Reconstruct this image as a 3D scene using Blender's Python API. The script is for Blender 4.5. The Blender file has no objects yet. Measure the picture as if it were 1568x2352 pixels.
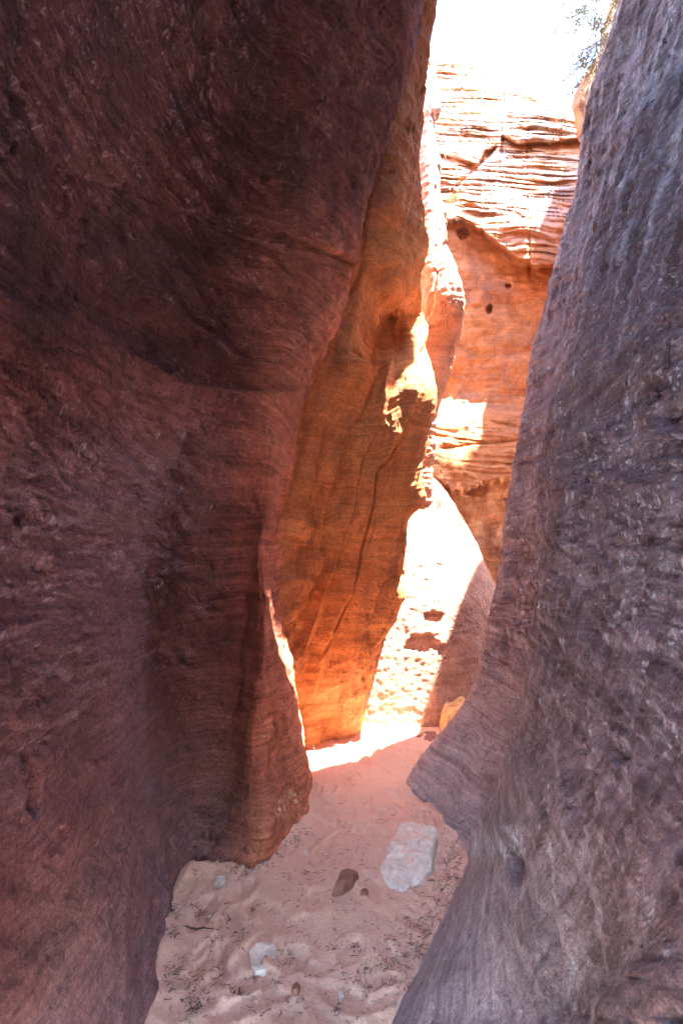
import bpy, math, random
import numpy as np
from mathutils import Vector, Euler

# ------------------------------------------------------------------ camera, world, sun, exposure
sc = bpy.context.scene
C = sc.collection
PITCH = math.radians(8.0)
CAMH = 1.55
FP = 1045.33                 # focal length in picture units (picture = 1568 x 2352 units)
cam_d = bpy.data.cameras.new("camera")
cam_d.sensor_fit = 'VERTICAL'
cam_d.sensor_height = 36.0
cam_d.sensor_width = 24.0
cam_d.lens = 16.0
cam_d.clip_start = 0.05
cam_d.clip_end = 2000.0
cam_d.dof.use_dof = True
cam_d.dof.focus_distance = 4.6
cam_d.dof.aperture_fstop = 7.0
cam = bpy.data.objects.new("camera", cam_d)
cam.location = (0, 0, CAMH)
cam.rotation_euler = (math.radians(90) + PITCH, 0, 0)
C.objects.link(cam)
sc.camera = cam

SUN = Vector((0.30, -0.13, 0.95)).normalized()
world = bpy.data.worlds.new("World")
sc.world = world
world.use_nodes = True
wn = world.node_tree
wn.nodes.clear()
w_out = wn.nodes.new("ShaderNodeOutputWorld")
w_bg = wn.nodes.new("ShaderNodeBackground")
w_sky = wn.nodes.new("ShaderNodeTexSky")
w_sky.sky_type = 'NISHITA'
w_sky.sun_disc = False
w_sky.sun_elevation = math.asin(SUN.z)
w_sky.sun_rotation = math.atan2(SUN.x, SUN.y)
w_sky.altitude = 1500.0
w_sky.dust_density = 1.5
w_bg.inputs[1].default_value = 0.15
wn.links.new(w_sky.outputs[0], w_bg.inputs[0])
wn.links.new(w_bg.outputs[0], w_out.inputs[0])

sun_d = bpy.data.lights.new("sun", 'SUN')
sun_d.energy = 2.6
sun_d.angle = math.radians(0.5)
sun_d.color = (1.0, 0.95, 0.88)
sun = bpy.data.objects.new("sun", sun_d)
sun.rotation_euler = SUN.to_track_quat('Z', 'Y').to_euler()
sun.location = (6, -3, 20)
C.objects.link(sun)

sc.view_settings.view_transform = 'Standard'
sc.view_settings.look = 'None'
sc.view_settings.gamma = 1.0
sc.view_settings.exposure = 5.2
sc.view_settings.use_curve_mapping = False
sc.render.engine = 'CYCLES'
cy = sc.cycles
cy.max_bounces = 14
cy.diffuse_bounces = 7
cy.glossy_bounces = 2
cy.transmission_bounces = 2
cy.caustics_reflective = False
cy.caustics_refractive = False
cy.sample_clamp_indirect = 8.0
cy.use_denoising = True
try:
    cy.denoiser = 'OPENIMAGEDENOISE'
    cy.denoising_prefilter = 'ACCURATE'
except Exception:
    pass

rng = np.random.default_rng(7)
random.seed(7)

# ------------------------------------------------------------------ helpers
CP, SP = math.cos(PITCH), math.sin(PITCH)

def P(px, py, Y):
    """picture position + distance along the canyon -> world point(s)"""
    px = np.asarray(px, float); py = np.asarray(py, float); Y = np.asarray(Y, float)
    u = (px - 784.0) / FP
    v = (1176.0 - py) / FP
    fw = CP - v * SP
    up = SP + v * CP
    return np.stack([u * Y / fw, Y + 0 * fw, CAMH + Y * up / fw], -1)

def project(p):
    x, y, z = p[..., 0], p[..., 1], p[..., 2] - CAMH
    d = np.maximum(y * CP + z * SP, 1e-3)
    v = (-y * SP + z * CP) / d
    return 784.0 + FP * x / d, 1176.0 - FP * v

def floor_pt(px, py):
    v = (1176.0 - py) / FP
    fw = CP - v * SP
    up = SP + v * CP
    Y = -CAMH * fw / up
    return (px - 784.0) / FP * Y / fw, Y

_perm = rng.permutation(256).astype(np.int32)
_perm = np.concatenate([_perm, _perm])
_grad = rng.normal(size=(256, 3))
_grad /= np.linalg.norm(_grad, axis=1)[:, None]
_grad = _grad.astype(np.float32)

def perlin(p):
    p = np.asarray(p, np.float32)
    sh = p.shape[:-1]
    p = p.reshape(-1, 3)
    i = np.floor(p).astype(np.int32)
    f = p - i
    i &= 255
    w = f * f * f * (f * (f * 6 - 15) + 10)
    out = 0
    for dx in (0, 1):
        wx = w[:, 0] if dx else 1 - w[:, 0]
        hx = _perm[(i[:, 0] + dx) & 255]
        for dy in (0, 1):
            wy = w[:, 1] if dy else 1 - w[:, 1]
            hy = _perm[(hx + i[:, 1] + dy) & 255]
            for dz in (0, 1):
                wz = w[:, 2] if dz else 1 - w[:, 2]
                g = _grad[_perm[(hy + i[:, 2] + dz) & 255]]
                dot = g[:, 0] * (f[:, 0] - dx) + g[:, 1] * (f[:, 1] - dy) + g[:, 2] * (f[:, 2] - dz)
                out = out + wx * wy * wz * dot
    return (out * 1.6).reshape(sh)

def fbm(p, octaves=4, gain=0.5, lac=2.03):
    s, a = 0, 1.0
    q = np.asarray(p, np.float32)
    for k in range(octaves):
        s = s + a * perlin(q + 17.3 * k)
        q = q * lac
        a *= gain
    return s

def ridged(p, octaves=4, gain=0.5):
    s, a = 0, 1.0
    q = np.asarray(p, np.float32)
    for k in range(octaves):
        s = s + a * (1 - np.abs(perlin(q + 9.1 * k)) * 2)
        q = q * 2.07
        a *= gain
    return s

def pits(p, density=0.5, rmin=0.15, rmax=0.5):
    """rounded hollows scattered in a jittered grid (cell size 1): 0..1 depth"""
    sh = p.shape[:-1]
    q = p.reshape(-1, 3).astype(np.float32)
    i = np.floor(q).astype(np.int32)
    out = np.zeros(len(q), np.float32)
    tab = np.random.default_rng(5).random((4096, 5)).astype(np.float32)
    for dx in (-1, 0, 1):
        for dy in (-1, 0, 1):
            for dz in (-1, 0, 1):
                c = i + np.array([dx, dy, dz], np.int32)
                h = ((c[:, 0] * 73856093) ^ (c[:, 1] * 19349663) ^ (c[:, 2] * 83492791)) & 4095
                t = tab[h]
                d = q - (c + t[:, :3])
                r = rmin + (rmax - rmin) * t[:, 3] ** 2
                dd = np.sqrt((d * d).sum(1)) / r
                k = np.clip((1 - dd) * 2.4, 0, 1) * (t[:, 4] < density) * (r / rmax) ** 0.8
                out = np.maximum(out, k)
    return out.reshape(sh)

def smooth(a, b, x):
    t = np.clip((x - a) / (b - a), 0, 1)
    return t * t * (3 - 2 * t)

def gsmooth(a, sig):
    n = int(sig * 3) + 1
    k = np.exp(-0.5 * (np.arange(-n, n + 1) / sig) ** 2)
    k /= k.sum()
    ap = np.pad(a, n, mode='edge')
    return np.convolve(ap, k, mode='valid')

def seg_dist(px, py, line):
    """distance to a polyline in picture units, and the position along it 0..1"""
    best = np.full(px.shape, 1e9); pos = np.zeros(px.shape)
    L = len(line) - 1
    for k in range(L):
        (ax, ay), (bx, by) = line[k], line[k + 1]
        dx, dy = bx - ax, by - ay
        t = np.clip(((px - ax) * dx + (py - ay) * dy) / (dx * dx + dy * dy + 1e-9), 0, 1)
        d = np.hypot(px - ax - t * dx, py - ay - t * dy)
        m = d < best
        best = np.where(m, d, best)
        pos = np.where(m, (k + t) / L, pos)
    return best, pos

def curve(x, pts):
    xs = [p[0] for p in pts]; ys = [p[1] for p in pts]
    return np.interp(x, xs, ys)

def crom(cols, counts):
    """Catmull-Rom through control columns (list of (rows,3)) -> (rows, N, 3)"""
    K = np.stack(cols, 1)
    n = K.shape[1]
    out = []
    for j in range(n - 1):
        p0 = K[:, max(j - 1, 0)]; p1 = K[:, j]; p2 = K[:, j + 1]; p3 = K[:, min(j + 2, n - 1)]
        # limit tangents so far spaced neighbours do not overshoot
        l = np.linalg.norm(p2 - p1, axis=1, keepdims=True)
        m1 = (p2 - p0) * 0.5; m2 = (p3 - p1) * 0.5
        for m in (m1, m2):
            lm = np.linalg.norm(m, axis=1, keepdims=True) + 1e-9
            m *= np.minimum(1, 1.2 * l / lm)
        last = (j == n - 2)
        for t in np.linspace(0, 1, counts[j] + (1 if last else 0), endpoint=last):
            t2, t3 = t * t, t * t * t
            out.append((2 * t3 - 3 * t2 + 1) * p1 + (t3 - 2 * t2 + t) * m1 + (-2 * t3 + 3 * t2) * p2 + (t3 - t2) * m2)
    return np.stack(out, 1)

def col_from(knots, rows, sig):
    """column knots (py, px, Y) -> world points on the rows (rows run from the ground up)"""
    k = sorted(knots)
    a = [q[0] for q in k]; b = [q[1] for q in k]; c = [q[2] for q in k]
    px = gsmooth(np.interp(rows, a, b), sig)
    Y = gsmooth(np.interp(rows, a, c), sig)
    return P(px, rows, Y)

def world_col(knots, zs):
    """column knots (z, x, y) in metres"""
    k = sorted(knots)
    z = [q[0] for q in k]
    return np.stack([np.interp(zs, z, [q[1] for q in k]), np.interp(zs, z, [q[2] for q in k]), zs], -1)

def grid_normals(G):
    du = np.gradient(G, axis=1); dv = np.gradient(G, axis=0)
    n = np.cross(du, dv)
    return n / (np.linalg.norm(n, axis=-1, keepdims=True) + 1e-12)

def grid_mesh(name, G, attrs=None):
    r, c = G.shape[:2]
    me = bpy.data.meshes.new(name)
    idx = np.arange(r * c, dtype=np.int32).reshape(r, c)
    q = np.stack([idx[:-1, :-1], idx[:-1, 1:], idx[1:, 1:], idx[1:, :-1]], -1).reshape(-1)
    nf = len(q) // 4
    me.vertices.add(r * c)
    me.vertices.foreach_set("co", G.reshape(-1).astype(np.float32))
    me.loops.add(nf * 4)
    me.loops.foreach_set("vertex_index", q)
    me.polygons.add(nf)
    me.polygons.foreach_set("loop_start", np.arange(0, nf * 4, 4, dtype=np.int32))
    me.update(calc_edges=True)
    me.polygons.foreach_set("use_smooth", np.ones(nf, bool))
    for k, v in (attrs or {}).items():
        at = me.attributes.new(k, 'FLOAT', 'POINT')
        at.data.foreach_set("value", np.asarray(v, np.float32).reshape(-1))
    return me

def tri_mesh(name, V, F, smooth_=False):
    me = bpy.data.meshes.new(name)
    me.from_pydata([tuple(v) for v in V], [], [tuple(int(i) for i in f) for f in F])
    if smooth_:
        me.polygons.foreach_set("use_smooth", np.ones(len(me.polygons), bool))
    me.update()
    return me

def link(name, me, mat, label=None, cat=None, group=None, kind=None, parent=None, loc=None):
    o = bpy.data.objects.new(name, me)
    C.objects.link(o)
    if me is not None and mat is not None and not me.materials:
        me.materials.append(mat)
    if parent is not None: o.parent = parent
    if loc is not None: o.location = loc
    if label: o["label"] = label
    if cat: o["category"] = cat
    if group: o["group"] = group
    if kind: o["kind"] = kind
    return o

# ------------------------------------------------------------------ materials
class NT:
    def __init__(s, name):
        s.m = bpy.data.materials.new(name)
        s.m.use_nodes = True
        s.t = s.m.node_tree
        s.t.nodes.clear()
        s.out = s.n("ShaderNodeOutputMaterial")
        s.b = s.n("ShaderNodeBsdfPrincipled")
        s.b.inputs["Specular IOR Level"].default_value = 0.15
        s.l(s.b.outputs[0], s.out.inputs[0])
    def n(s, t, **kw):
        nd = s.t.nodes.new(t)
        for k, v in kw.items(): setattr(nd, k, v)
        return nd
    def l(s, a, b): s.t.links.new(a, b)
    def setin(s, nd, i, v):
        if hasattr(v, "is_output"): s.l(v, nd.inputs[i])
        else: nd.inputs[i].default_value = v
    def math(s, op, a, b=0.0, clamp=False):
        nd = s.n("ShaderNodeMath", operation=op, use_clamp=clamp)
        s.setin(nd, 0, a); s.setin(nd, 1, b)
        return nd.outputs[0]
    def vmath(s, op, a, b):
        nd = s.n("ShaderNodeVectorMath", operation=op)
        s.setin(nd, 0, a); s.setin(nd, 1, b)
        return nd.outputs[0]
    def mapping(s, vec, scale=(1, 1, 1), rot=(0, 0, 0), loc=(0, 0, 0)):
        nd = s.n("ShaderNodeMapping")
        nd.inputs["Scale"].default_value = scale
        nd.inputs["Rotation"].default_value = rot
        nd.inputs["Location"].default_value = loc
        s.l(vec, nd.inputs[0])
        return nd.outputs[0]
    def noise(s, vec, scale, detail=4, rough=0.55, dist=0.0):
        nd = s.n("ShaderNodeTexNoise")
        s.l(vec, nd.inputs["Vector"])
        nd.inputs["Scale"].default_value = scale
        nd.inputs["Detail"].default_value = detail
        nd.inputs["Roughness"].default_value = rough
        nd.inputs["Distortion"].default_value = dist
        return nd.outputs[0]
    def voro(s, vec, scale, feature='F1', rand=1.0):
        nd = s.n("ShaderNodeTexVoronoi", feature=feature)
        s.l(vec, nd.inputs["Vector"])
        nd.inputs["Scale"].default_value = scale
        nd.inputs["Randomness"].default_value = rand
        return nd.outputs["Distance"]
    def ramp(s, fac, stops):
        nd = s.n("ShaderNodeValToRGB")
        e = nd.color_ramp.elements
        while len(e) < len(stops): e.new(0.5)
        for k, (p, c) in enumerate(stops):
            e[k].position = p
            e[k].color = (c, c, c, 1) if isinstance(c, (int, float)) else (*c, 1)
        s.l(fac, nd.inputs[0])
        return nd.outputs[0]
    def mix(s, fac, a, b, mode='MIX'):
        nd = s.n("ShaderNodeMix", data_type='RGBA', blend_type=mode)
        s.setin(nd, 0, fac)
        for i, v in ((6, a), (7, b)):
            if hasattr(v, "is_output"): s.l(v, nd.inputs[i])
            else: nd.inputs[i].default_value = (*v, 1)
        return nd.outputs[2]
    def attr(s, name):
        nd = s.n("ShaderNodeAttribute", attribute_name=name)
        return nd.outputs["Fac"]
    def geo(s): return s.n("ShaderNodeNewGeometry").outputs["Position"]
    def bump(s, h, dist, strength=1.0, prev=None):
        nd = s.n("ShaderNodeBump")
        nd.inputs["Distance"].default_value = dist
        nd.inputs["Strength"].default_value = strength
        s.l(h, nd.inputs["Height"])
        if prev is not None: s.l(prev, nd.inputs["Normal"])
        return nd.outputs[0]

def sandstone(name, light, mid, dark, varnish=(0.09, 0.055, 0.05), dip=(0.0, 0.0, 0.0), lam=26.0,
              varn_amt=0.5, pit_scale=16.0, pit_amt=0.6, lam_amt=0.5, grain=1.0, speck=0.0, stretch=1.0,
              band_scale=2.2, pale=(0.62, 0.5, 0.44), dust_sky_tint=(0.265, 0.150, 0.152)):
    s = NT(name)
    pos = s.geo()
    big = s.noise(pos, 0.9, 5, 0.55)
    warp = s.n("ShaderNodeTexNoise"); s.l(pos, warp.inputs["Vector"])
    warp.inputs["Scale"].default_value = 0.8; warp.inputs["Detail"].default_value = 3
    wv = s.vmath('SCALE', warp.outputs["Color"], (0, 0, 0))
    wv.node.inputs["Scale"].default_value = 0.35
    wp = s.vmath('ADD', pos, wv)
    lamv = s.mapping(wp, scale=(0.8, 0.8, lam), rot=dip)
    lamn = s.noise(lamv, 1.0, 5, 0.62)
    bandv = s.mapping(wp, scale=(0.35, 0.35, band_scale), rot=dip)
    band = s.noise(bandv, 1.0, 4, 0.6)
    fine = s.noise(pos, 60.0, 4, 0.65)
    mott = s.noise(pos, 5.5, 6, 0.66, 0.6)
    f = s.math('ADD', s.math('MULTIPLY', band, 0.55), s.math('MULTIPLY', lamn, 0.20))
    f = s.math('ADD', f, s.math('MULTIPLY', mott, 0.25))
    base = s.ramp(f, [(0.34, dark), (0.48, mid), (0.62, light)])
    lc = s.ramp(lamn, [(0.36, 0.72), (0.55, 1.0), (0.7, 1.12)])
    base = s.mix(lam_amt * 0.9, base, lc, 'MULTIPLY')
    # desert varnish: dark weathered blotches, drawn out down the face
    vv = s.mapping(pos, scale=(1.0, 1.0, 0.38))
    vn = s.noise(vv, 1.7, 6, 0.62, 0.7)
    vm = s.ramp(vn, [(0.52, 0.0), (0.66, 1.0)])
    base = s.mix(s.math('MULTIPLY', vm, varn_amt), base, varnish)
    base = s.mix(s.math('MULTIPLY', s.attr("stain_shade"), 1.0, True), base, varnish)  # varnish colour, also used to paint shade onto the walls
    base = s.mix(s.math('MULTIPLY', s.attr("pale"), 1.0, True), base, pale)  # pale rock tone, also used to paint skylight on the right wall
    base = s.mix(s.math('MULTIPLY', s.attr("dust_sky_tint"), 1.0, True), base, dust_sky_tint)  # dusty tone with a skylight tint mixed into it
    base = s.mix(s.math('MULTIPLY', s.attr("painted_glow"), 1.0, True), base, s.mix(1.0, base, (2.5, 2.3, 1.6), 'MULTIPLY'))  # bounce glow painted by multiplying the base colour
    mm = s.ramp(mott, [(0.3, 0.72), (0.5, 1.0), (0.7, 1.18)])
    base = s.mix(0.75, base, mm, 'MULTIPLY')
    fm = s.ramp(fine, [(0.3, 0.62), (0.5, 1.0), (0.72, 1.35)])
    base = s.mix(0.75, base, fm, 'MULTIPLY')
    crisp = s.noise(pos, 210.0, 2, 0.6)
    base = s.mix(0.6, base, s.ramp(crisp, [(0.32, 0.6), (0.5, 1.0), (0.68, 1.38)]), 'MULTIPLY')
    thin = s.noise(s.mapping(wp, scale=(1.6, 1.6, lam * 3.2), rot=dip), 1.0, 3, 0.6)
    base = s.mix(lam_amt * 0.7, base, s.ramp(thin, [(0.38, 0.70), (0.5, 1.0), (0.62, 1.22)]), 'MULTIPLY')
    # little pits
    pv = s.mapping(pos, scale=(1.0, 1.0, 0.55 / stretch))
    pw = s.vmath('ADD', pv, s.vmath('SCALE', warp.outputs["Color"], (0, 0, 0)))
    pd = s.voro(pw, pit_scale)
    gate = s.ramp(s.noise(pos, 3.1, 3, 0.6), [(0.38, 0.0), (0.52, 1.0)])
    pm = s.math('MULTIPLY', s.ramp(pd, [(0.14, 1.0), (0.28, 0.0)]), gate)
    pd2 = s.voro(pw, pit_scale * 2.7)
    pm2 = s.math('MULTIPLY', s.ramp(pd2, [(0.10, 1.0), (0.26, 0.0)]), gate)
    pit = s.math('MAXIMUM', pm, s.math('MULTIPLY', pm2, 0.55))
    if speck > 0:
        sp = s.ramp(s.noise(pos, 26.0, 3, 0.7), [(0.62, 0.0), (0.70, 1.0)])
        base = s.mix(s.math('MULTIPLY', sp, speck), base, pale)
    s.l(base, s.b.inputs["Base Color"])
    s.b.inputs["Roughness"].default_value = 0.9
    n1 = s.bump(s.math('MULTIPLY', pit, -1.0), 0.034 * pit_amt)
    n2 = s.bump(lamn, 0.010 * lam_amt, 0.9, n1)
    n3 = s.bump(s.noise(pos, 30.0, 8, 0.75), 0.022 * grain, 0.9, s.bump(thin, 0.006 * lam_amt, 0.9, n2))
    n4 = s.bump(fine, 0.006 * grain, 0.9, n3)
    s.l(n4, s.b.inputs["Normal"])
    return s.m

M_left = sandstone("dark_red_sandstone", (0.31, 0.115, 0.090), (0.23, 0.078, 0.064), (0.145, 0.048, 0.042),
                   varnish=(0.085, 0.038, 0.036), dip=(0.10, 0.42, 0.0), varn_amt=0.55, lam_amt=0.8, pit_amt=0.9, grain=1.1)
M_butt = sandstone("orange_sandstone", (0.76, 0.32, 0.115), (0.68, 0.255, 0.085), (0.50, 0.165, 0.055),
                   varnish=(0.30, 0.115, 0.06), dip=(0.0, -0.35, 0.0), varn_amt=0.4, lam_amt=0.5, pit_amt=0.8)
M_right = sandstone("grey_violet_sandstone", (0.50, 0.385, 0.38), (0.39, 0.285, 0.28), (0.24, 0.155, 0.148),
                    varnish=(0.13, 0.075, 0.065), dip=(0.45, 0.40, 0.0), varn_amt=0.35, lam_amt=0.9, pit_amt=1.0, grain=1.1,
                    pale=(0.54, 0.47, 0.475))
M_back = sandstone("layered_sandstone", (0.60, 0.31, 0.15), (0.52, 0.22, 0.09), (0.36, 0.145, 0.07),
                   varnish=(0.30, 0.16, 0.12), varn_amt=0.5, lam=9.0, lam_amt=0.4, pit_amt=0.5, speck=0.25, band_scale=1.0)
M_dome = sandstone("pink_sandstone", (0.56, 0.33, 0.24), (0.50, 0.27, 0.19), (0.42, 0.20, 0.13),
                   varnish=(0.36, 0.19, 0.14), varn_amt=0.25, lam=14.0, lam_amt=0.3, pit_amt=0.8, grain=1.1)
M_side = sandstone("amber_sandstone", (0.62, 0.36, 0.2), (0.55, 0.28, 0.14), (0.42, 0.2, 0.1), varn_amt=0.2)

def sand_mat():
    s = NT("pink_sand")
    pos = s.geo()
    a = s.noise(pos, 3.0, 5, 0.6)
    b = s.noise(pos, 90.0, 3, 0.7)
    base = s.ramp(a, [(0.3, (0.62, 0.375, 0.26)), (0.55, (0.67, 0.41, 0.29)), (0.75, (0.70, 0.44, 0.32))])
    base = s.mix(0.5, base, s.ramp(b, [(0.3, 0.75), (0.5, 1.0), (0.7, 1.2)]), 'MULTIPLY')
    sp = s.ramp(s.noise(pos, 130.0, 2, 0.5), [(0.68, 0.0), (0.74, 0.8)])
    gate = s.ramp(s.noise(pos, 4.0, 3, 0.6), [(0.42, 0.0), (0.62, 1.0)])
    base = s.mix(s.math('MULTIPLY', sp, gate), base, (0.12, 0.08, 0.075))
    s.l(base, s.b.inputs["Base Color"])
    s.b.inputs["Roughness"].default_value = 0.95
    n1 = s.bump(s.noise(pos, 55.0, 6, 0.7), 0.009, 0.9)
    n2 = s.bump(b, 0.004, 0.9, n1)
    s.l(n2, s.b.inputs["Normal"])
    return s.m
M_sand = sand_mat()

def simple_mat(name, col, var=0.25, scale=30.0, rough=0.85, bump=0.004, col2=None, thr=(0.45, 0.6)):
    s = NT(name)
    pos = s.geo()
    a = s.noise(pos, scale, 5, 0.6)
    base = s.ramp(a, [(0.3, tuple(c * (1 - var) for c in col)), (0.7, tuple(min(1, c * (1 + var)) for c in col))])
    if col2 is not None:
        k = s.ramp(s.noise(pos, scale * 0.35, 4, 0.6, 0.4), [(thr[0], 0.0), (thr[1], 1.0)])
        base = s.mix(k, base, col2)
    s.l(base, s.b.inputs["Base Color"])
    s.b.inputs["Roughness"].default_value = rough
    s.l(s.bump(a, bump, 0.8), s.b.inputs["Normal"])
    return s.m

M_pale = simple_mat("pale_limestone", (0.62, 0.53, 0.43), 0.2, 26.0, 0.85, 0.012, (0.65, 0.40, 0.285), (0.53, 0.62))
M_pale2 = simple_mat("pale_stone", (0.56, 0.46, 0.37), 0.2, 40.0)
M_gravel = simple_mat("gravel_chips", (0.42, 0.28, 0.23), 0.4, 60.0)
M_brown = simple_mat("brown_stone", (0.24, 0.11, 0.08), 0.25, 25.0, 0.85, 0.008)
M_amber = simple_mat("amber_boulder", (0.60, 0.33, 0.14), 0.2, 12.0, 0.9, 0.01)
M_litter = simple_mat("dry_plant_litter", (0.085, 0.06, 0.055), 0.4, 60.0)
M_twig = simple_mat("dry_twig", (0.12, 0.085, 0.07), 0.3, 80.0)
M_bark = simple_mat("tree_bark", (0.14, 0.095, 0.075), 0.3, 30.0)
M_leaf = simple_mat("feathery_leaf", (0.17, 0.19, 0.075), 0.35, 9.0)
M_grass = simple_mat("yellow_green_grass", (0.24, 0.26, 0.09), 0.35, 20.0)
M_straw = simple_mat("dry_straw", (0.50, 0.42, 0.28), 0.25, 20.0)

# ------------------------------------------------------------------ wall surfaces
def rock_disp(G, N, amp_big=0.05, amp_mid=0.02, amp_small=0.006, pit_n=6.0, pit_d=0.018, pit_dens=0.35,
              pit_el=0.6, strata_dip=(0.1, 0.0), strata_amp=0.006, seed=0.0, gate_pits=True):
    q = G + seed
    d = amp_big * fbm(q * 0.9, 3)
    w = fbm(q * 1.1 + 40, 2) * 0.25
    sz = q[..., 2] + strata_dip[0] * q[..., 0] + strata_dip[1] * q[..., 1] + w * 0.3
    qs = np.stack([q[..., 0], q[..., 1], sz * 2.2], -1)
    d = d + amp_mid * (ridged(qs * 2.6, 3) - 0.6)
    d = d + amp_small * fbm(qs * 11.0, 3, 0.6)
    lay = np.stack([q[..., 0] * 0.35, q[..., 1] * 0.35, sz * 9.0], -1)
    d = d + strata_amp * fbm(lay, 3, 0.6)
    if pit_d > 0:
        qp = np.stack([q[..., 0], q[..., 1], q[..., 2] * pit_el], -1) * pit_n
        qp = qp + 0.35 * np.stack([fbm(q * 5, 2), fbm(q * 5 + 9, 2), fbm(q * 5 + 31, 2)], -1)
        g = smooth(-0.3, 0.15, fbm(q * 1.6 + 77, 2)) if gate_pits else 1.0
        d = d - pit_d * pits(qp, pit_dens) * g
        d = d - pit_d * 0.45 * pits(qp * 2.6 + 5, pit_dens) * g
    return d

def extend_up(G, shade_rim, nrow=40, ztop=10.0, out=(-1, 0), plateau=True):
    """carry each column on from the top row to an unseen rim shaped to block sun, then back over the plateau"""
    top = G[-1]; tan = G[-1] - G[-8]
    tan = tan / (np.linalg.norm(tan, axis=1, keepdims=True) + 1e-9)
    T = shade_rim(top)
    rows = []
    L = np.linalg.norm(T - top, axis=1, keepdims=True)
    for t in np.linspace(0, 1, nrow + 1)[1:]:
        t2, t3 = t * t, t ** 3
        rows.append((2 * t3 - 3 * t2 + 1) * top + (t3 - 2 * t2 + t) * tan * L + (-2 * t3 + 3 * t2) * T + (t3 - t2) * np.array([0, 0, 1.0]) * L * 0.6)
    if plateau:
        for k in (0.3, 1.0, 3.0, 8.0):
            rows.append(T + np.array([out[0] * k, out[1] * k, 0.25 * min(k, 2.0)]))
    return np.concatenate([G, np.stack(rows, 0)], 0)

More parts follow.
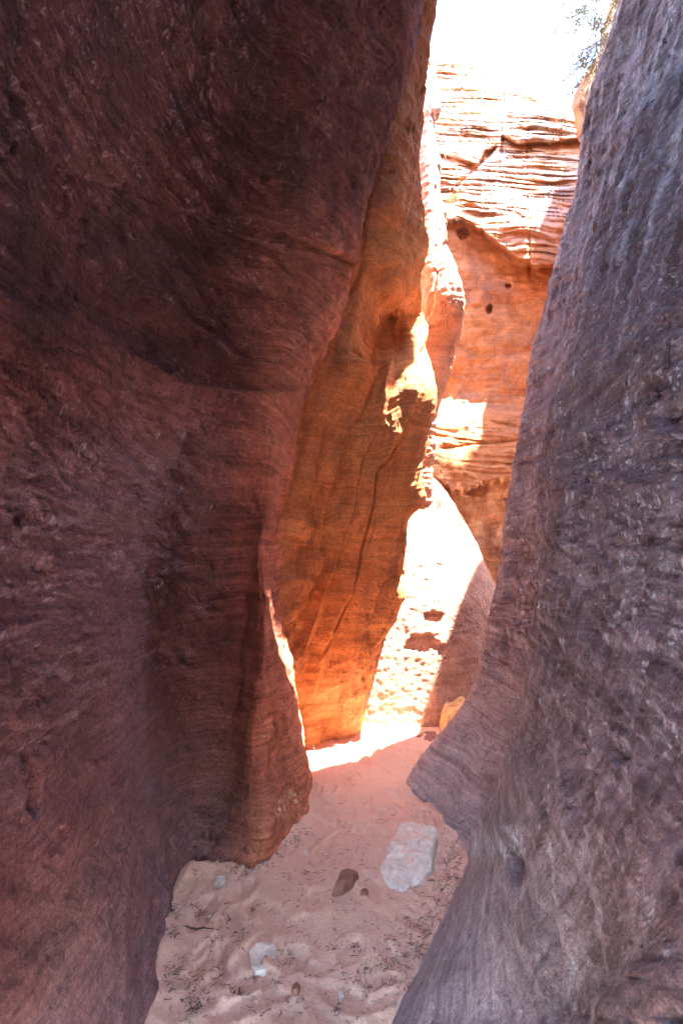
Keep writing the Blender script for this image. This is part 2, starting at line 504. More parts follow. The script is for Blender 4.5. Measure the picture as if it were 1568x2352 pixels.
# ---- near left wall
def build_left():
    R = 860
    rows = np.concatenate([np.linspace(2720, 2060, 110, endpoint=False), np.linspace(2060, -180, R - 110)])
    sig = 14
    cols = [
        [(2720, -700, .55), (2352, -700, .55), (1700, -700, .62), (1176, -700, .66), (790, -700, .58), (640, -700, .7), (300, -700, .62), (-180, -700, .5)],
        [(2720, -300, .80), (2352, -290, .82), (1700, -280, .92), (1176, -280, .97), (760, -280, .86), (640, -280, 1.02), (300, -280, .95), (-180, -280, .78)],
        [(2720, 20, 1.06), (2352, 0, 1.13), (1800, 0, 1.22), (1176, 0, 1.28), (800, 0, 1.16), (735, 0, 1.12), (650, 0, 1.32), (400, 0, 1.27), (0, 0, 1.08), (-180, 0, 1.0)],
        [(2720, 190, 1.3), (2352, 180, 1.40), (2000, 175, 1.50), (1700, 180, 1.62), (1400, 190, 1.72), (1100, 200, 1.70), (830, 200, 1.55), (790, 200, 1.54), (720, 200, 1.75), (450, 205, 1.72), (0, 210, 1.45), (-180, 210, 1.32)],
        [(2720, 320, 1.62), (2352, 310, 1.74), (2100, 300, 1.88), (1800, 290, 2.08), (1500, 285, 2.26), (1200, 290, 2.20), (870, 300, 1.86), (820, 300, 1.84), (760, 300, 2.05), (480, 310, 2.0), (0, 320, 1.68), (-180, 325, 1.5)],
        [(2720, 335, 1.70), (2352, 345, 1.82), (2200, 364, 2.10), (2070, 386, 2.42), (1950, 380, 2.54), (1800, 372, 2.68), (1500, 365, 2.86), (1200, 375, 2.72), (1000, 395, 2.38), (870, 400, 2.14), (840, 400, 2.14), (790, 400, 2.34), (500, 415, 2.27), (0, 430, 1.92), (-180, 435, 1.75)],
        [(2720, 400, 2.45), (2100, 410, 2.52), (2000, 440, 2.70), (1850, 430, 2.90), (1600, 432, 3.16), (1400, 440, 3.20), (1200, 455, 3.02), (1000, 470, 2.70), (880, 475, 2.42), (850, 475, 2.42), (800, 475, 2.56), (540, 490, 2.48), (0, 520, 2.08), (-180, 528, 1.9)],
        [(2720, 530, 2.60), (2100, 530, 2.62), (1990, 530, 2.70), (1850, 522, 2.96), (1600, 540, 3.30), (1400, 552, 3.34), (1200, 560, 3.12), (1000, 570, 2.80), (890, 575, 2.62), (860, 575, 2.64), (800, 580, 2.72), (560, 600, 2.62), (300, 600, 2.45), (0, 610, 2.2), (-180, 615, 2.02)],
        [(2720, 590, 2.62), (2100, 590, 2.66), (1985, 595, 2.71), (1900, 612, 2.74), (1780, 588, 2.80), (1620, 584, 2.90), (1510, 606, 2.94), (1400, 608, 2.97), (1280, 592, 2.99), (1200, 606, 2.97), (1000, 625, 2.90), (890, 640, 2.82), (700, 680, 2.80), (600, 700, 2.76), (400, 690, 2.56), (0, 700, 2.3), (-180, 705, 2.1)],
        [(2720, 650, 2.80), (2050, 645, 2.84), (1930, 650, 2.95), (1800, 645, 3.08), (1600, 638, 3.24), (1400, 628, 3.32), (1200, 628, 3.30), (1000, 652, 3.18), (890, 684, 3.08), (700, 745, 2.96), (600, 765, 2.92), (400, 790, 2.78), (200, 815, 2.66), (0, 830, 2.52), (-180, 835, 2.3)],
        [(2720, 705, 3.1), (2000, 705, 3.12), (1870, 705, 3.24), (1800, 714, 3.40), (1740, 706, 3.55), (1600, 676, 3.66), (1400, 648, 3.74), (1200, 640, 3.70), (1000, 672, 3.56), (900, 706, 3.46), (700, 790, 3.28), (605, 806, 3.18), (500, 832, 3.08), (430, 864, 3.06), (300, 905, 3.02), (200, 925, 2.95), (0, 957, 2.84), (-180, 968, 2.6)],
        [(2720, 690, 3.9), (1870, 690, 3.9), (1740, 680, 4.1), (1600, 640, 4.3), (1400, 610, 4.3), (1200, 600, 4.3), (1000, 630, 4.2), (900, 660, 4.1), (700, 740, 3.9), (605, 765, 3.7), (430, 830, 3.6), (200, 890, 3.4), (0, 920, 3.3), (-180, 930, 3.1)],
        [(2720, 560, 4.6), (1700, 520, 4.8), (1200, 480, 4.8), (700, 560, 4.8), (0, 620, 4.4), (-180, 620, 4.2)],
    ]
    W = [col_from(c, rows, sig) for c in cols]
    z0 = W[0][:, 2]
    back = [world_col([(-1, 0.0, -4.3), (3, 0.0, -4.3), (12, 0.0, -4.3)], z0),
            world_col([(-1, -0.9, -1.6), (1, -1.0, -1.6), (3, -1.2, -1.6), (6, -0.9, -1.6)], z0)]
    counts = [6, 14, 20, 40, 62, 50, 34, 30, 36, 36, 34, 34, 30, 8]
    G = crom(back + W, counts)
    def shade_rim(top):  # unseen overhang above the frame, shaped to keep sun off the near canyon
        n = len(top)
        s = np.linspace(0, 1, n)
        y = top[:, 1]
        x = np.interp(y, [-6.5, -4.0, -0.2, 0.3, 0.8, 1.0, 2.0, 2.4, 2.8, 3.1, 3.4, 3.8, 4.5], [-1.1, -1.1, -1.1, -.5, 1.6, 1.95, 2.1, 2.25, 2.4, 2.5, 2.3, 1.6, 0.9])
        return np.stack([x, np.interp(y, [-7, 0, 3, 5], [-7, 0.2, 2.7, 4.6]), np.interp(y, [-.2, .3, .8], [7.6, 8.4, 10.0])], -1)
    G = extend_up(G, shade_rim, 44, out=(-1, 0.1))
    N = grid_normals(G)
    px, py = project(G)
    vis = (px > -200) & (px < 1000) & (py > -200) & (py < 2500)
    d = rock_disp(G, N, 0.055, 0.018, 0.006, 9.0, 0.040, 0.55, 0.55, (0.45, 0.15), 0.006, 3.0)
    rough = smooth(560, 150, px) * smooth(800, 1000, py) * smooth(2000, 1500, py)
    d = d + rough * 0.008 * (ridged(np.stack([G[..., 0] * 12, G[..., 1] * 12, G[..., 2] * 22 + G[..., 1] * 9], -1), 3) - 0.8)
    # lip running across the wall (edge between the upper hollow and the lower bulge)
    B = curve(px, [(-300, 690), (0, 735), (100, 745), (250, 815), (400, 872), (540, 893), (650, 895), (760, 880)])
    dd = py - B
    fade = smooth(720, 520, px)
    lip = np.where(dd > 0, np.exp(-np.clip(dd, 0, None) / 70.0), 0) * smooth(-4, 6, dd)
    d = d + fade * (0.085 * lip - 0.075 * np.exp(-np.abs(np.clip(-dd, 0, None)) / 60.0) * smooth(4, -6, dd))
    # dark slot at the left end of the lip
    sl = np.exp(-(np.clip(dd + 22, -99, 99) / 18) ** 2) * smooth(130, 60, px)
    d = d - 0.16 * sl
    # fine grooves under the lip
    for off, a in ((34, .006), (58, .008), (95, .005)):
        d = d - fade * a * np.exp(-((dd - off - 6 * fbm(G * 3, 2)) / 5) ** 2)
    # open bedding crack with the block above standing proud
    Cr = [(150, 395), (300, 440), (400, 478), (480, 503), (560, 530), (640, 548), (740, 578), (806, 604)]
    cd, cpos = seg_dist(px, py, Cr)
    cyv = curve(px, Cr)
    above = smooth(2, -6, py - cyv) * smooth(330, 560, px) * smooth(860, 806, px)
    d = d + 0.045 * above * np.exp(-np.clip(cyv - py, 0, None) / 160.0)
    d = d - (0.05 * smooth(0.45, 0.9, cpos) + 0.008) * np.exp(-((cd) / 5.0) ** 2) * (py < 2000)
    d = d - 0.012 * np.exp(-(seg_dist(px, py, [(480, 520), (600, 562), (720, 598), (800, 622)])[0] / 4) ** 2)
    d = d - 0.018 * np.exp(-(seg_dist(px, py, [(485, 505), (500, 470), (520, 430), (530, 405)])[0] / 4) ** 2)
    for ln, dep, wd in (
        ([(600, 0), (640, 130), (700, 260), (760, 420), (800, 590)], 0.012, 7),
        ([(660, 255), (720, 240), (745, 225)], 0.02, 4),
        ([(250, 1280), (252, 1400), (248, 1560), (246, 1640)], 0.012, 4),
        ([(190, 1700), (215, 1790)], 0.010, 6),
        ([(800, 70), (790, 160), (770, 230)], 0.015, 5)):
        d = d - dep * np.exp(-(seg_dist(px, py, ln)[0] / wd) ** 2)
    # spalled hollow on the nose
    e = ((px - 625) / 40.0) ** 2 + ((py - 1720) / 90.0) ** 2
    d = d - 0.030 * smooth(1.0, 0.75, e)
    d = d * (1 - 0.9 * smooth(6.6, 7.6, G[..., 2]))
    G = G + N * d[..., None]
    stain_shade = smooth(0.05, 0.35, fbm(G * np.array([2.2, 2.2, 0.9]) + 3, 3)) * smooth(200, 560, px) * smooth(900, 700, py) * 0.5 * smooth(-.3, .25, fbm(G * np.array([9, 9, 5.]), 4))
    stain_shade = np.clip(stain_shade + 0.8 * np.exp(-((px - 520) / 60) ** 2 - ((py - 740) / 130) ** 2) * smooth(-.2, .3, fbm(G * np.array([9, 9, 3.]), 4)), 0, 0.85)
    stain_shade = np.maximum(stain_shade, 0.72 * smooth(930, 760, py - 0.12 * px) * smooth(800, 640, px) * (0.6 + 0.4 * smooth(-.3, .3, fbm(G * np.array([5, 5, 2.5]) + 12, 4))))  # varnish on the upper wall, deepened to paint in its shade
    stain_shade = np.maximum(stain_shade, 0.35 * smooth(0.25, 0.7, fbm(G * np.array([16, 16, 11.]) + 4, 4)))
    pl = np.zeros_like(px)
    for (cx, cyy, sx, sy, a) in ((635, 1862, 14, 22, .7), (672, 1832, 12, 14, .5), (80, 1830, 30, 40, .35)):
        pl += a * np.exp(-((px - cx) / sx) ** 2 - ((py - cyy) / sy) ** 2) * smooth(-0.1, 0.3, fbm(G * np.array([30, 30, 30.]), 3))
    dust_sky_tint = 0.85 * smooth(860, 1150, py) * smooth(620, 360, px + 80 * fbm(G * 2, 3)) * (0.72 + 0.28 * smooth(-.4, .4, fbm(G * np.array([7, 7, 12.]) + 6, 4)))  # greyer low wall: dust tone plus violet skylight put into the colour
    painted_glow = smooth(500, 660, px + 30 * fbm(G * 3, 3)) * smooth(380, 640, py)  # orange bounce glow on the right-hand side, painted into the colour
    me = grid_mesh("canyon_wall_left", G, {"stain_shade": stain_shade * vis, "pale": np.clip(pl, 0, .8), "dust_sky_tint": dust_sky_tint, "painted_glow": painted_glow})
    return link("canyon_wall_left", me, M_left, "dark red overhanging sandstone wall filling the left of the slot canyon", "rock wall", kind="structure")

build_left()

# ---- orange buttress behind the left wall
def build_buttress():
    R = 640
    rows = np.concatenate([np.linspace(1900, 1720, 24, endpoint=False), np.linspace(1720, -180, R - 24)])
    sig = 5
    cols = [
        [(1900, 560, 5.2), (1690, 560, 5.3), (1300, 500, 5.2), (900, 580, 4.8), (600, 700, 4.4), (300, 740, 4.0), (0, 780, 3.6), (-180, 790, 3.3)],
        [(1900, 660, 4.95), (1690, 655, 5.0), (1560, 630, 4.3), (1400, 615, 3.75), (1200, 605, 3.5), (1000, 640, 3.42), (800, 720, 3.35), (605, 790, 3.30), (430, 815, 3.2), (200, 830, 3.1), (0, 835, 2.95), (-180, 840, 2.7)],
        [(1900, 690, 4.7), (1690, 690, 4.75), (1560, 665, 4.35), (1400, 660, 3.95), (1200, 675, 3.72), (1000, 715, 3.62), (870, 770, 3.52), (760, 800, 3.46), (605, 818, 3.34), (430, 830, 3.2), (200, 845, 3.05), (0, 855, 2.9), (-180, 860, 2.65)],
        [(1900, 706, 4.30), (1700, 704, 4.42), (1660, 698, 4.55), (1610, 684, 4.64), (1560, 678, 4.58), (1448, 688, 4.45), (1324, 705, 4.30), (1148, 735, 4.10), (1000, 775, 3.92), (870, 830, 3.72), (760, 822, 3.58), (605, 826, 3.36), (430, 845, 3.14), (200, 860, 2.95), (0, 870, 2.78), (-180, 875, 2.55)],
        [(1900, 748, 4.50), (1690, 748, 4.60), (1655, 748, 4.68), (1580, 745, 4.58), (1448, 750, 4.44), (1324, 765, 4.30), (1148, 800, 4.12), (1000, 830, 3.95), (900, 852, 3.90), (850, 862, 4.18), (760, 848, 4.12), (715, 850, 3.76), (605, 860, 3.42), (430, 875, 3.16), (200, 890, 2.98), (0, 900, 2.8), (-180, 905, 2.58)],
        [(1900, 790, 4.66), (1692, 795, 4.67), (1580, 790, 4.58), (1448, 800, 4.44), (1324, 820, 4.32), (1148, 862, 4.15), (1050, 888, 4.02), (950, 915, 3.86), (870, 910, 3.86), (800, 900, 4.42), (725, 890, 4.36), (685, 900, 3.70), (605, 915, 3.52), (430, 915, 3.24), (200, 920, 3.06), (0, 935, 2.88), (-180, 942, 2.65)],
        [(1900, 806, 4.70), (1685, 812, 4.72), (1580, 815, 4.64), (1448, 838, 4.48), (1324, 880, 4.36), (1260, 895, 4.30), (1148, 920, 4.18), (1050, 925, 4.09), (950, 945, 3.90), (872, 955, 3.82), (850, 955, 3.96), (800, 948, 4.36), (720, 935, 4.36), (655, 940, 3.86), (600, 950, 3.70), (430, 945, 3.38), (200, 952, 3.18), (0, 972, 3.0), (-180, 985, 2.76)],
        [(1900, 818, 4.85), (1670, 828, 4.95), (1580, 842, 4.84), (1448, 872, 4.62), (1345, 918, 4.42), (1325, 922, 4.50), (1270, 925, 4.54), (1250, 938, 4.40), (1185, 934, 4.46), (1165, 975, 4.24), (1148, 984, 4.20), (1080, 966, 4.24), (1000, 985, 4.14), (925, 1004, 4.06), (880, 1002, 4.08), (850, 992, 4.30), (800, 975, 4.66), (720, 962, 4.62), (640, 962, 4.16), (580, 972, 3.96), (540, 976, 3.86), (400, 962, 3.62), (230, 974, 3.36), (150, 984, 3.26), (0, 1003, 3.12), (-180, 1022, 2.9)],
        [(1900, 800, 5.5), (1670, 800, 5.6), (1345, 870, 5.4), (1165, 900, 5.3), (925, 940, 5.1), (720, 900, 5.2), (540, 900, 4.8), (230, 920, 4.2), (0, 960, 3.9), (-180, 980, 3.7)],
        [(1900, 600, 6.4), (1345, 640, 6.4), (925, 700, 6.3), (540, 700, 6.0), (0, 800, 5.2), (-180, 800, 5.0)],
    ]
    W = [col_from(c, rows, sig) for c in cols]
    G = crom(W, [10, 14, 30, 36, 50, 46, 46, 24, 8])
    def shade_rim(top):  # unseen overhang over the buttress, shaped to shade its face
        y = top[:, 1]
        x = np.interp(y, [2.4, 2.8, 3.1, 3.4, 3.8, 4.5, 6.0], [2.2, 2.5, 2.75, 2.7, 1.9, 0.9, 0.0])
        return np.stack([np.maximum(x, top[:, 0]), y + 0.1, 10.1 + 0 * y], -1)
    G = extend_up(G, shade_rim, 26, out=(-1, 0.15))
    N = grid_normals(G)
    px, py = project(G)
    d = rock_disp(G, N, 0.03, 0.012, 0.004, 9.0, 0.035, 0.55, 0.5, (-0.4, 0.1), 0.012, 11.0)
    c1 = [(810, 808), (838, 845), (852, 867), (848, 914), (806, 973), (784, 1024), (766, 1079), (752, 1145), (735, 1221), (719, 1272), (713, 1324), (706, 1382), (691, 1448), (684, 1496), (673, 1569)]
    c3 = [(971, 885), (945, 944), (916, 995), (887, 1054), (861, 1085), (855, 1150), (846, 1190), (830, 1258), (808, 1353), (772, 1434), (746, 1496)]
    c5 = [(905, 905), (872, 985), (832, 1075), (806, 1170), (790, 1260), (764, 1370), (735, 1450)]
    c6 = [(950, 1180), (900, 1290), (868, 1360), (820, 1440), (800, 1530), (775, 1610)]
    c4 = [(940, 1330), (905, 1400), (880, 1450), (850, 1490), (835, 1560)]
    for ln, dep, wd, side in ((c1, .06, 4, .13), (c3, .06, 4, .15), (c4, .05, 4, .10)):
        dist, pos = seg_dist(px, py, ln)
        xs = np.interp(py, [q[1] for q in ln], [q[0] for q in ln]) + 5 * fbm(G * 7, 3)
        m = smooth(ln[0][1] - 10, ln[0][1] + 30, py) * smooth(ln[-1][1] + 10, ln[-1][1] - 40, py)
        left = smooth(2, -4, px - xs)
        vary = np.clip(0.75 + 0.7 * fbm(G * np.array([2, 2, 3.]) + ln[0][0], 2), 0.35, 1.4)
        d = d - dep * vary * np.exp(-(dist / (wd * (0.6 + 0.7 * vary))) ** 2) + m * left * side * vary * np.exp(-np.clip(xs - px, 0, None) / 45.0)
    # diagonal flutes: each fold swells towards the right and drops off sharply
    xn = curve(py, [(430, 862), (605, 806), (700, 790), (900, 706), (1000, 672), (1200, 640), (1400, 648), (1600, 676), (1740, 706)])
    tt = (px + 0.31 * (py - 1200) + 0.00012 * (py - 1200) ** 2) / 62.0 + 0.30 * fbm(G * np.array([1.3, 1.3, 0.8]) + 5, 3)
    fr = tt - np.floor(tt)
    prof = fr ** 1.6 * smooth(1.0, 0.90, fr)
    fm_ = smooth(640, 760, py) * smooth(1660, 1480, py) * smooth(5, 50, px - xn) * smooth(1010, 970, px)
    d = d + 0.075 * fm_ * (prof - 0.3) * (0.5 + smooth(-.4, .4, fbm(G * 1.1 + 60, 2)))
    # brow above the recess
    lip = [(985, 545), (971, 581), (953, 636), (930, 673), (883, 717), (828, 757)]
    dist, pos = seg_dist(px, py, lip)
    ly = np.interp(px, [q[0] for q in lip[::-1]], [q[1] for q in lip[::-1]])
    up = smooth(3, -5, py - ly) * smooth(820, 850, px) * smooth(990, 965, px)
    d = d + 0.05 * up * np.exp(-np.clip(ly - py, 0, None) / 60.0)
    # hollow of peeled rock in the middle
    e = ((px - 745) / 45.0) ** 2 + ((py - 1310) / 60.0) ** 2 + 0.6 * fbm(G * 6, 2)
    d = d - 0.035 * smooth(1.0, 0.6, e)
    for ln, dep, wd in (([(838, 430), (848, 520), (835, 600), (812, 660)], .03, 7), ([(905, 470), (935, 540), (945, 590)], .015, 4),
                        ([(835, 425), (870, 400), (905, 395)], .03, 6), ([(800, 60), (815, 180), (795, 300)], .01, 8)):
        d = d - dep * np.exp(-(seg_dist(px, py, ln)[0] / wd) ** 2)
    d = d * (1 - 0.9 * smooth(7.6, 8.4, G[..., 2])) * (1 - 0.55 * smooth(890, 940, px) * smooth(1060, 960, py) * smooth(760, 800, py))
    G = G + N * d[..., None]
    stain_shade = np.clip(0.75 * smooth(600, 330, py + 60 * fbm(G * 2, 3)) + 0.35 * smooth(0.15, 0.55, fbm(np.stack([(G[..., 0] - .25 * G[..., 2]) * 6, G[..., 1] * 6, G[..., 2] * 0.8], -1), 4)) + 0.5 * smooth(70, 0, px - xn + 20 * fbm(G * 3, 3)) * smooth(1600, 1350, py), 0, .85)  # varnish streaks and seam blend; dark upper face is shade put into colour
    me = grid_mesh("sandstone_buttress", G, {"stain_shade": stain_shade, "pale": 0 * px})
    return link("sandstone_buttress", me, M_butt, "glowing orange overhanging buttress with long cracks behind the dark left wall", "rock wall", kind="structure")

build_buttress()

# ---- right wall
def build_right():
    R = 820
    rows = np.concatenate([np.linspace(2900, 2380, 60, endpoint=False), np.linspace(2380, -180, R - 60)])
    sig = 12
    cols = [
        [(2900, 1400, 6.0), (1700, 1450, 6.2), (1200, 1500, 6.2), (640, 1600, 6.0), (0, 1680, 5.6), (-180, 1740, 5.4)],
        [(2900, 990, 4.4), (1860, 990, 4.5), (1690, 1170, 4.6), (1400, 1340, 4.7), (1030, 1400, 4.6), (640, 1445, 4.4), (250, 1465, 4.2), (0, 1530, 4.1), (-180, 1590, 4.0)],
        [(2900, 900, 3.7), (1880, 905, 3.75), (1800, 925, 3.68), (1740, 958, 3.74), (1690, 1005, 3.80), (1640, 1055, 3.84), (1590, 1088, 3.86), (1400, 1132, 3.88), (1200, 1165, 3.82), (1030, 1190, 3.72), (850, 1215, 3.62), (640, 1270, 3.5), (420, 1325, 3.4), (250, 1342, 3.3), (0, 1428, 3.2), (-180, 1492, 3.12)],
        [(2900, 980, 2.95), (1960, 985, 2.98), (1880, 1005, 3.19), (1800, 1050, 3.28), (1700, 1100, 3.34), (1590, 1145, 3.38), (1400, 1178, 3.4), (1200, 1205, 3.35), (1000, 1235, 3.28), (640, 1315, 3.12), (420, 1370, 3.04), (250, 1410, 2.98), (0, 1492, 2.9), (-180, 1560, 2.82)],
        [(2900, 1040, 2.58), (2030, 1052, 2.62), (1945, 1075, 2.88), (1850, 1132, 2.86), (1700, 1200, 2.90), (1500, 1228, 2.96), (1200, 1250, 2.92), (900, 1286, 2.82), (640, 1345, 2.72), (500, 1388, 2.68), (300, 1450, 2.62), (150, 1515, 2.56), (0, 1565, 2.5), (-180, 1630, 2.42)],
        [(2900, 960, 1.9), (2150, 1000, 2.22), (2050, 1045, 2.49), (1900, 1120, 2.46), (1700, 1218, 2.42), (1500, 1250, 2.42), (1200, 1285, 2.40), (900, 1330, 2.34), (640, 1395, 2.28), (400, 1470, 2.24), (150, 1575, 2.18), (0, 1640, 2.12), (-180, 1720, 2.05)],
        [(2900, 820, 1.5), (2352, 895, 1.80), (2200, 970, 2.10), (2000, 1100, 2.0), (1850, 1200, 1.92), (1700, 1285, 1.86), (1400, 1350, 1.84), (1100, 1385, 1.84), (800, 1440, 1.80), (500, 1525, 1.76), (200, 1640, 1.72), (0, 1725, 1.66), (-180, 1810, 1.6)],
        [(2900, 760, 1.22), (2600, 800, 1.49), (2352, 1000, 1.50), (2000, 1230, 1.44), (1700, 1400, 1.38), (1400, 1465, 1.37), (1100, 1500, 1.37), (800, 1560, 1.35), (500, 1660, 1.32), (200, 1800, 1.28), (0, 1900, 1.25), (-180, 2010, 1.2)],
        [(2900, 850, 1.1), (2600, 1050, 1.12), (2352, 1290, 1.04), (2000, 1490, 1.0), (1700, 1620, .98), (1400, 1680, .98), (1000, 1740, .98), (500, 1900, .97), (0, 2200, .94), (-180, 2320, .92)],
        [(2900, 1300, .70), (2600, 1560, .66), (2352, 1850, .62), (1700, 2200, .6), (1000, 2320, .6), (500, 2500, .6), (0, 2900, .6), (-180, 3050, .6)],
    ]
    W = [col_from(c, rows, sig) for c in cols]
    z0 = W[-1][:, 2]
    W += [world_col([(-1.5, 0.0, -1.2), (0, 0.15, -1.2), (1.2, 0.85, -1.2), (2.0, 1.05, -1.2), (5, 1.6, -1.2)], z0),
          world_col([(-1.5, -0.3, -4.4), (0, -0.2, -4.4), (2.0, -0.1, -4.4), (5, 0, -4.4)], z0)]
    G = crom(W, [8, 22, 50, 52, 40, 46, 46, 46, 26, 12, 6])
    def shade_rim(top):  # unseen rim out of frame, shaped to cast the sun and shadow edges
        y = top[:, 1]
        x = np.interp(y, [-6.5, -0.1, 0.5, 1.0, 2.0, 2.4, 2.9, 3.2, 3.5, 4.2, 6.0], [-0.3, -0.3, 0.9, 1.5, 1.9, 2.35, 3.0, 3.3, 3.62, 3.85, 4.6])
        return np.stack([x, y, np.interp(y, [-.1, .6, 1.2], [12.5, 11.0, 9.2])], -1)
    G = extend_up(G, shade_rim, 34, out=(1, 0.05))
    N = grid_normals(G)
    px, py = project(G)
    d = rock_disp(G, N, 0.035, 0.006, 0.005, 11.0, 0.040, 0.5, 0.5, (0.25, -0.2), 0.006, 23.0)
    # crumbly weathered skin on the near face, smoother low down
    near = smooth(1180, 1330, px) * smooth(2150, 1700, py) * smooth(-200, 600, py)
    d = d + near * 0.004 * (ridged(np.stack([G[..., 0] * 13, G[..., 1] * 13, G[..., 2] * 12 - G[..., 1] * 8], -1), 4) - 0.8)
    foot = smooth(1270, 1150, px) * smooth(1460, 1600, py)
    d = d * (1 - 0.85 * foot) + 0.007 * foot * fbm(np.stack([G[..., 0] * 3, G[..., 1] * 3, G[..., 2] * 26 + G[..., 1] * 8], -1), 3)
    # thin beds sweeping across the wall
    d = d + 0.009 * (1 - foot) * fbm(np.stack([G[..., 0] * .6, G[..., 1] * .6, (G[..., 2] + 0.55 * G[..., 0] - 0.45 * G[..., 1] + 0.1 * fbm(G * 1.2, 2)) * 17], -1), 3, 0.6)
    # grain combed down the slope
    comb = fbm(np.stack([G[..., 1] * 24, (G[..., 2] + 0.4 * G[..., 0]) * 1.6, 0 * px], -1) + 2.0, 4, 0.6)
    d = d + 0.005 * comb * smooth(1180, 1260, px)
    cl = [(1600, -40), (1520, 150), (1390, 500), (1330, 800), (1290, 900), (1250, 1200), (1240, 1400), (1230, 1500), (1210, 1700), (1150, 1850), (1075, 1960)]
    cx_ = np.interp(py, [q[1] for q in cl], [q[0] for q in cl]) + 5 * fbm(G * 3, 3)
    rt = smooth(-5, 6, px - cx_) * smooth(1990, 1900, py)
    d = d + 0.075 * rt * np.exp(-np.clip(px - cx_, 0, None) / 110.0) - 0.02 * np.exp(-((px - cx_ + 10) / 14) ** 2) * smooth(1900, 1800, py)
    # flutes running down the upper face
    fl = smooth(1000, 300, py)
    q = np.stack([G[..., 0] * 8, G[..., 1] * 8, G[..., 2] * 1.2 - G[..., 0] * 1.0], -1)
    d = d + fl * 0.016 * fbm(q, 4, 0.6)
    # bedding lines on the far rib
    rib = smooth(1330, 1200, px) * smooth(900, 1000, py) * smooth(1750, 1500, py) * smooth(32, 60, np.arange(G.shape[1]))[None, :]
    zz = G[..., 2] + 0.18 * G[..., 0]
    d = d + rib * 0.016 * fbm(np.stack([G[..., 0] * .5, G[..., 1] * .5, zz * 16], -1), 3)
    for ln, dep, wd in (([(1290, 640), (1250, 690), (1215, 770)], .012, 5), ([(1190, 1062), (1225, 1058), (1255, 1045)], .02, 4),
                        ([(1360, 650), (1300, 700), (1250, 740)], .012, 4)):
        d = d - dep * np.exp(-(seg_dist(px, py, ln)[0] / wd) ** 2)
    for cx, cyy, sx, sy, dep in ((1185, 1975, 14, 45, .05), (1345, 1060, 18, 42, .03), (1530, 960, 30, 25, .04), (1440, 1740, 26, 24, .03), (1120, 1905, 9, 14, .02)):
        d = d - dep * np.exp(-(((px - cx) / sx) ** 2 + ((py - cyy) / sy) ** 2) ** 1.5)
    d = d * (1 - 0.9 * smooth(6.6, 7.4, G[..., 2])) * (0.1 + 0.9 * smooth(16, 44, np.arange(G.shape[1]))[None, :])
    G = G + N * d[..., None]
    sk = np.stack([(G[..., 0] - 0.33 * G[..., 2]) * 11, G[..., 1] * 11, G[..., 2] * 0.9], -1)
    stain_shade = 0.9 * smooth(0.05, 0.35, fbm(sk, 4)) * smooth(1000, 450, py)
    stain_shade = np.maximum(stain_shade, 0.6 * smooth(0.25, 0.6, fbm(G * np.array([16, 16, 9.]) + 4, 4)))
    pale = 0.85 * smooth(0.05, 0.35, fbm(sk + 50, 4)) * smooth(1100, 400, py)
    stain_shade = np.maximum(stain_shade, 0.45 * smooth(0.15, 0.5, comb) * smooth(1180, 1300, px)) * (1 - 0.9 * foot)
    pale = np.maximum(pale, 0.2 * foot)  # flared foot paled: light from the sky painted into the colour
    stain_shade = np.maximum(stain_shade, 0.42 * rt * smooth(1900, 900, py) * smooth(-.5, .2, fbm(G * np.array([5, 5, 4.]) + 9, 4)))  # near face darkened: shade of the side turned from the sky, painted
    pale = np.maximum(pale, 0.3 * (1 - rt) * smooth(1500, 900, py) * smooth(-.3, .3, fbm(np.stack([G[..., 0], G[..., 1] * 3, (G[..., 2] + .2 * G[..., 0]) * 12], -1), 3)))  # far rib paled in beds: its brighter skylight is painted on
    pale = np.maximum(pale, 0.35 * smooth(0.1, 0.5, -comb) * smooth(1180, 1300, px) * smooth(1300, 2000, py))
    me = grid_mesh("canyon_wall_right", G, {"stain_shade": stain_shade, "pale": pale})
    return link("canyon_wall_right", me, M_right, "grey violet pitted sandstone wall sweeping down the right side to the sand", "rock wall", kind="structure")

build_right()

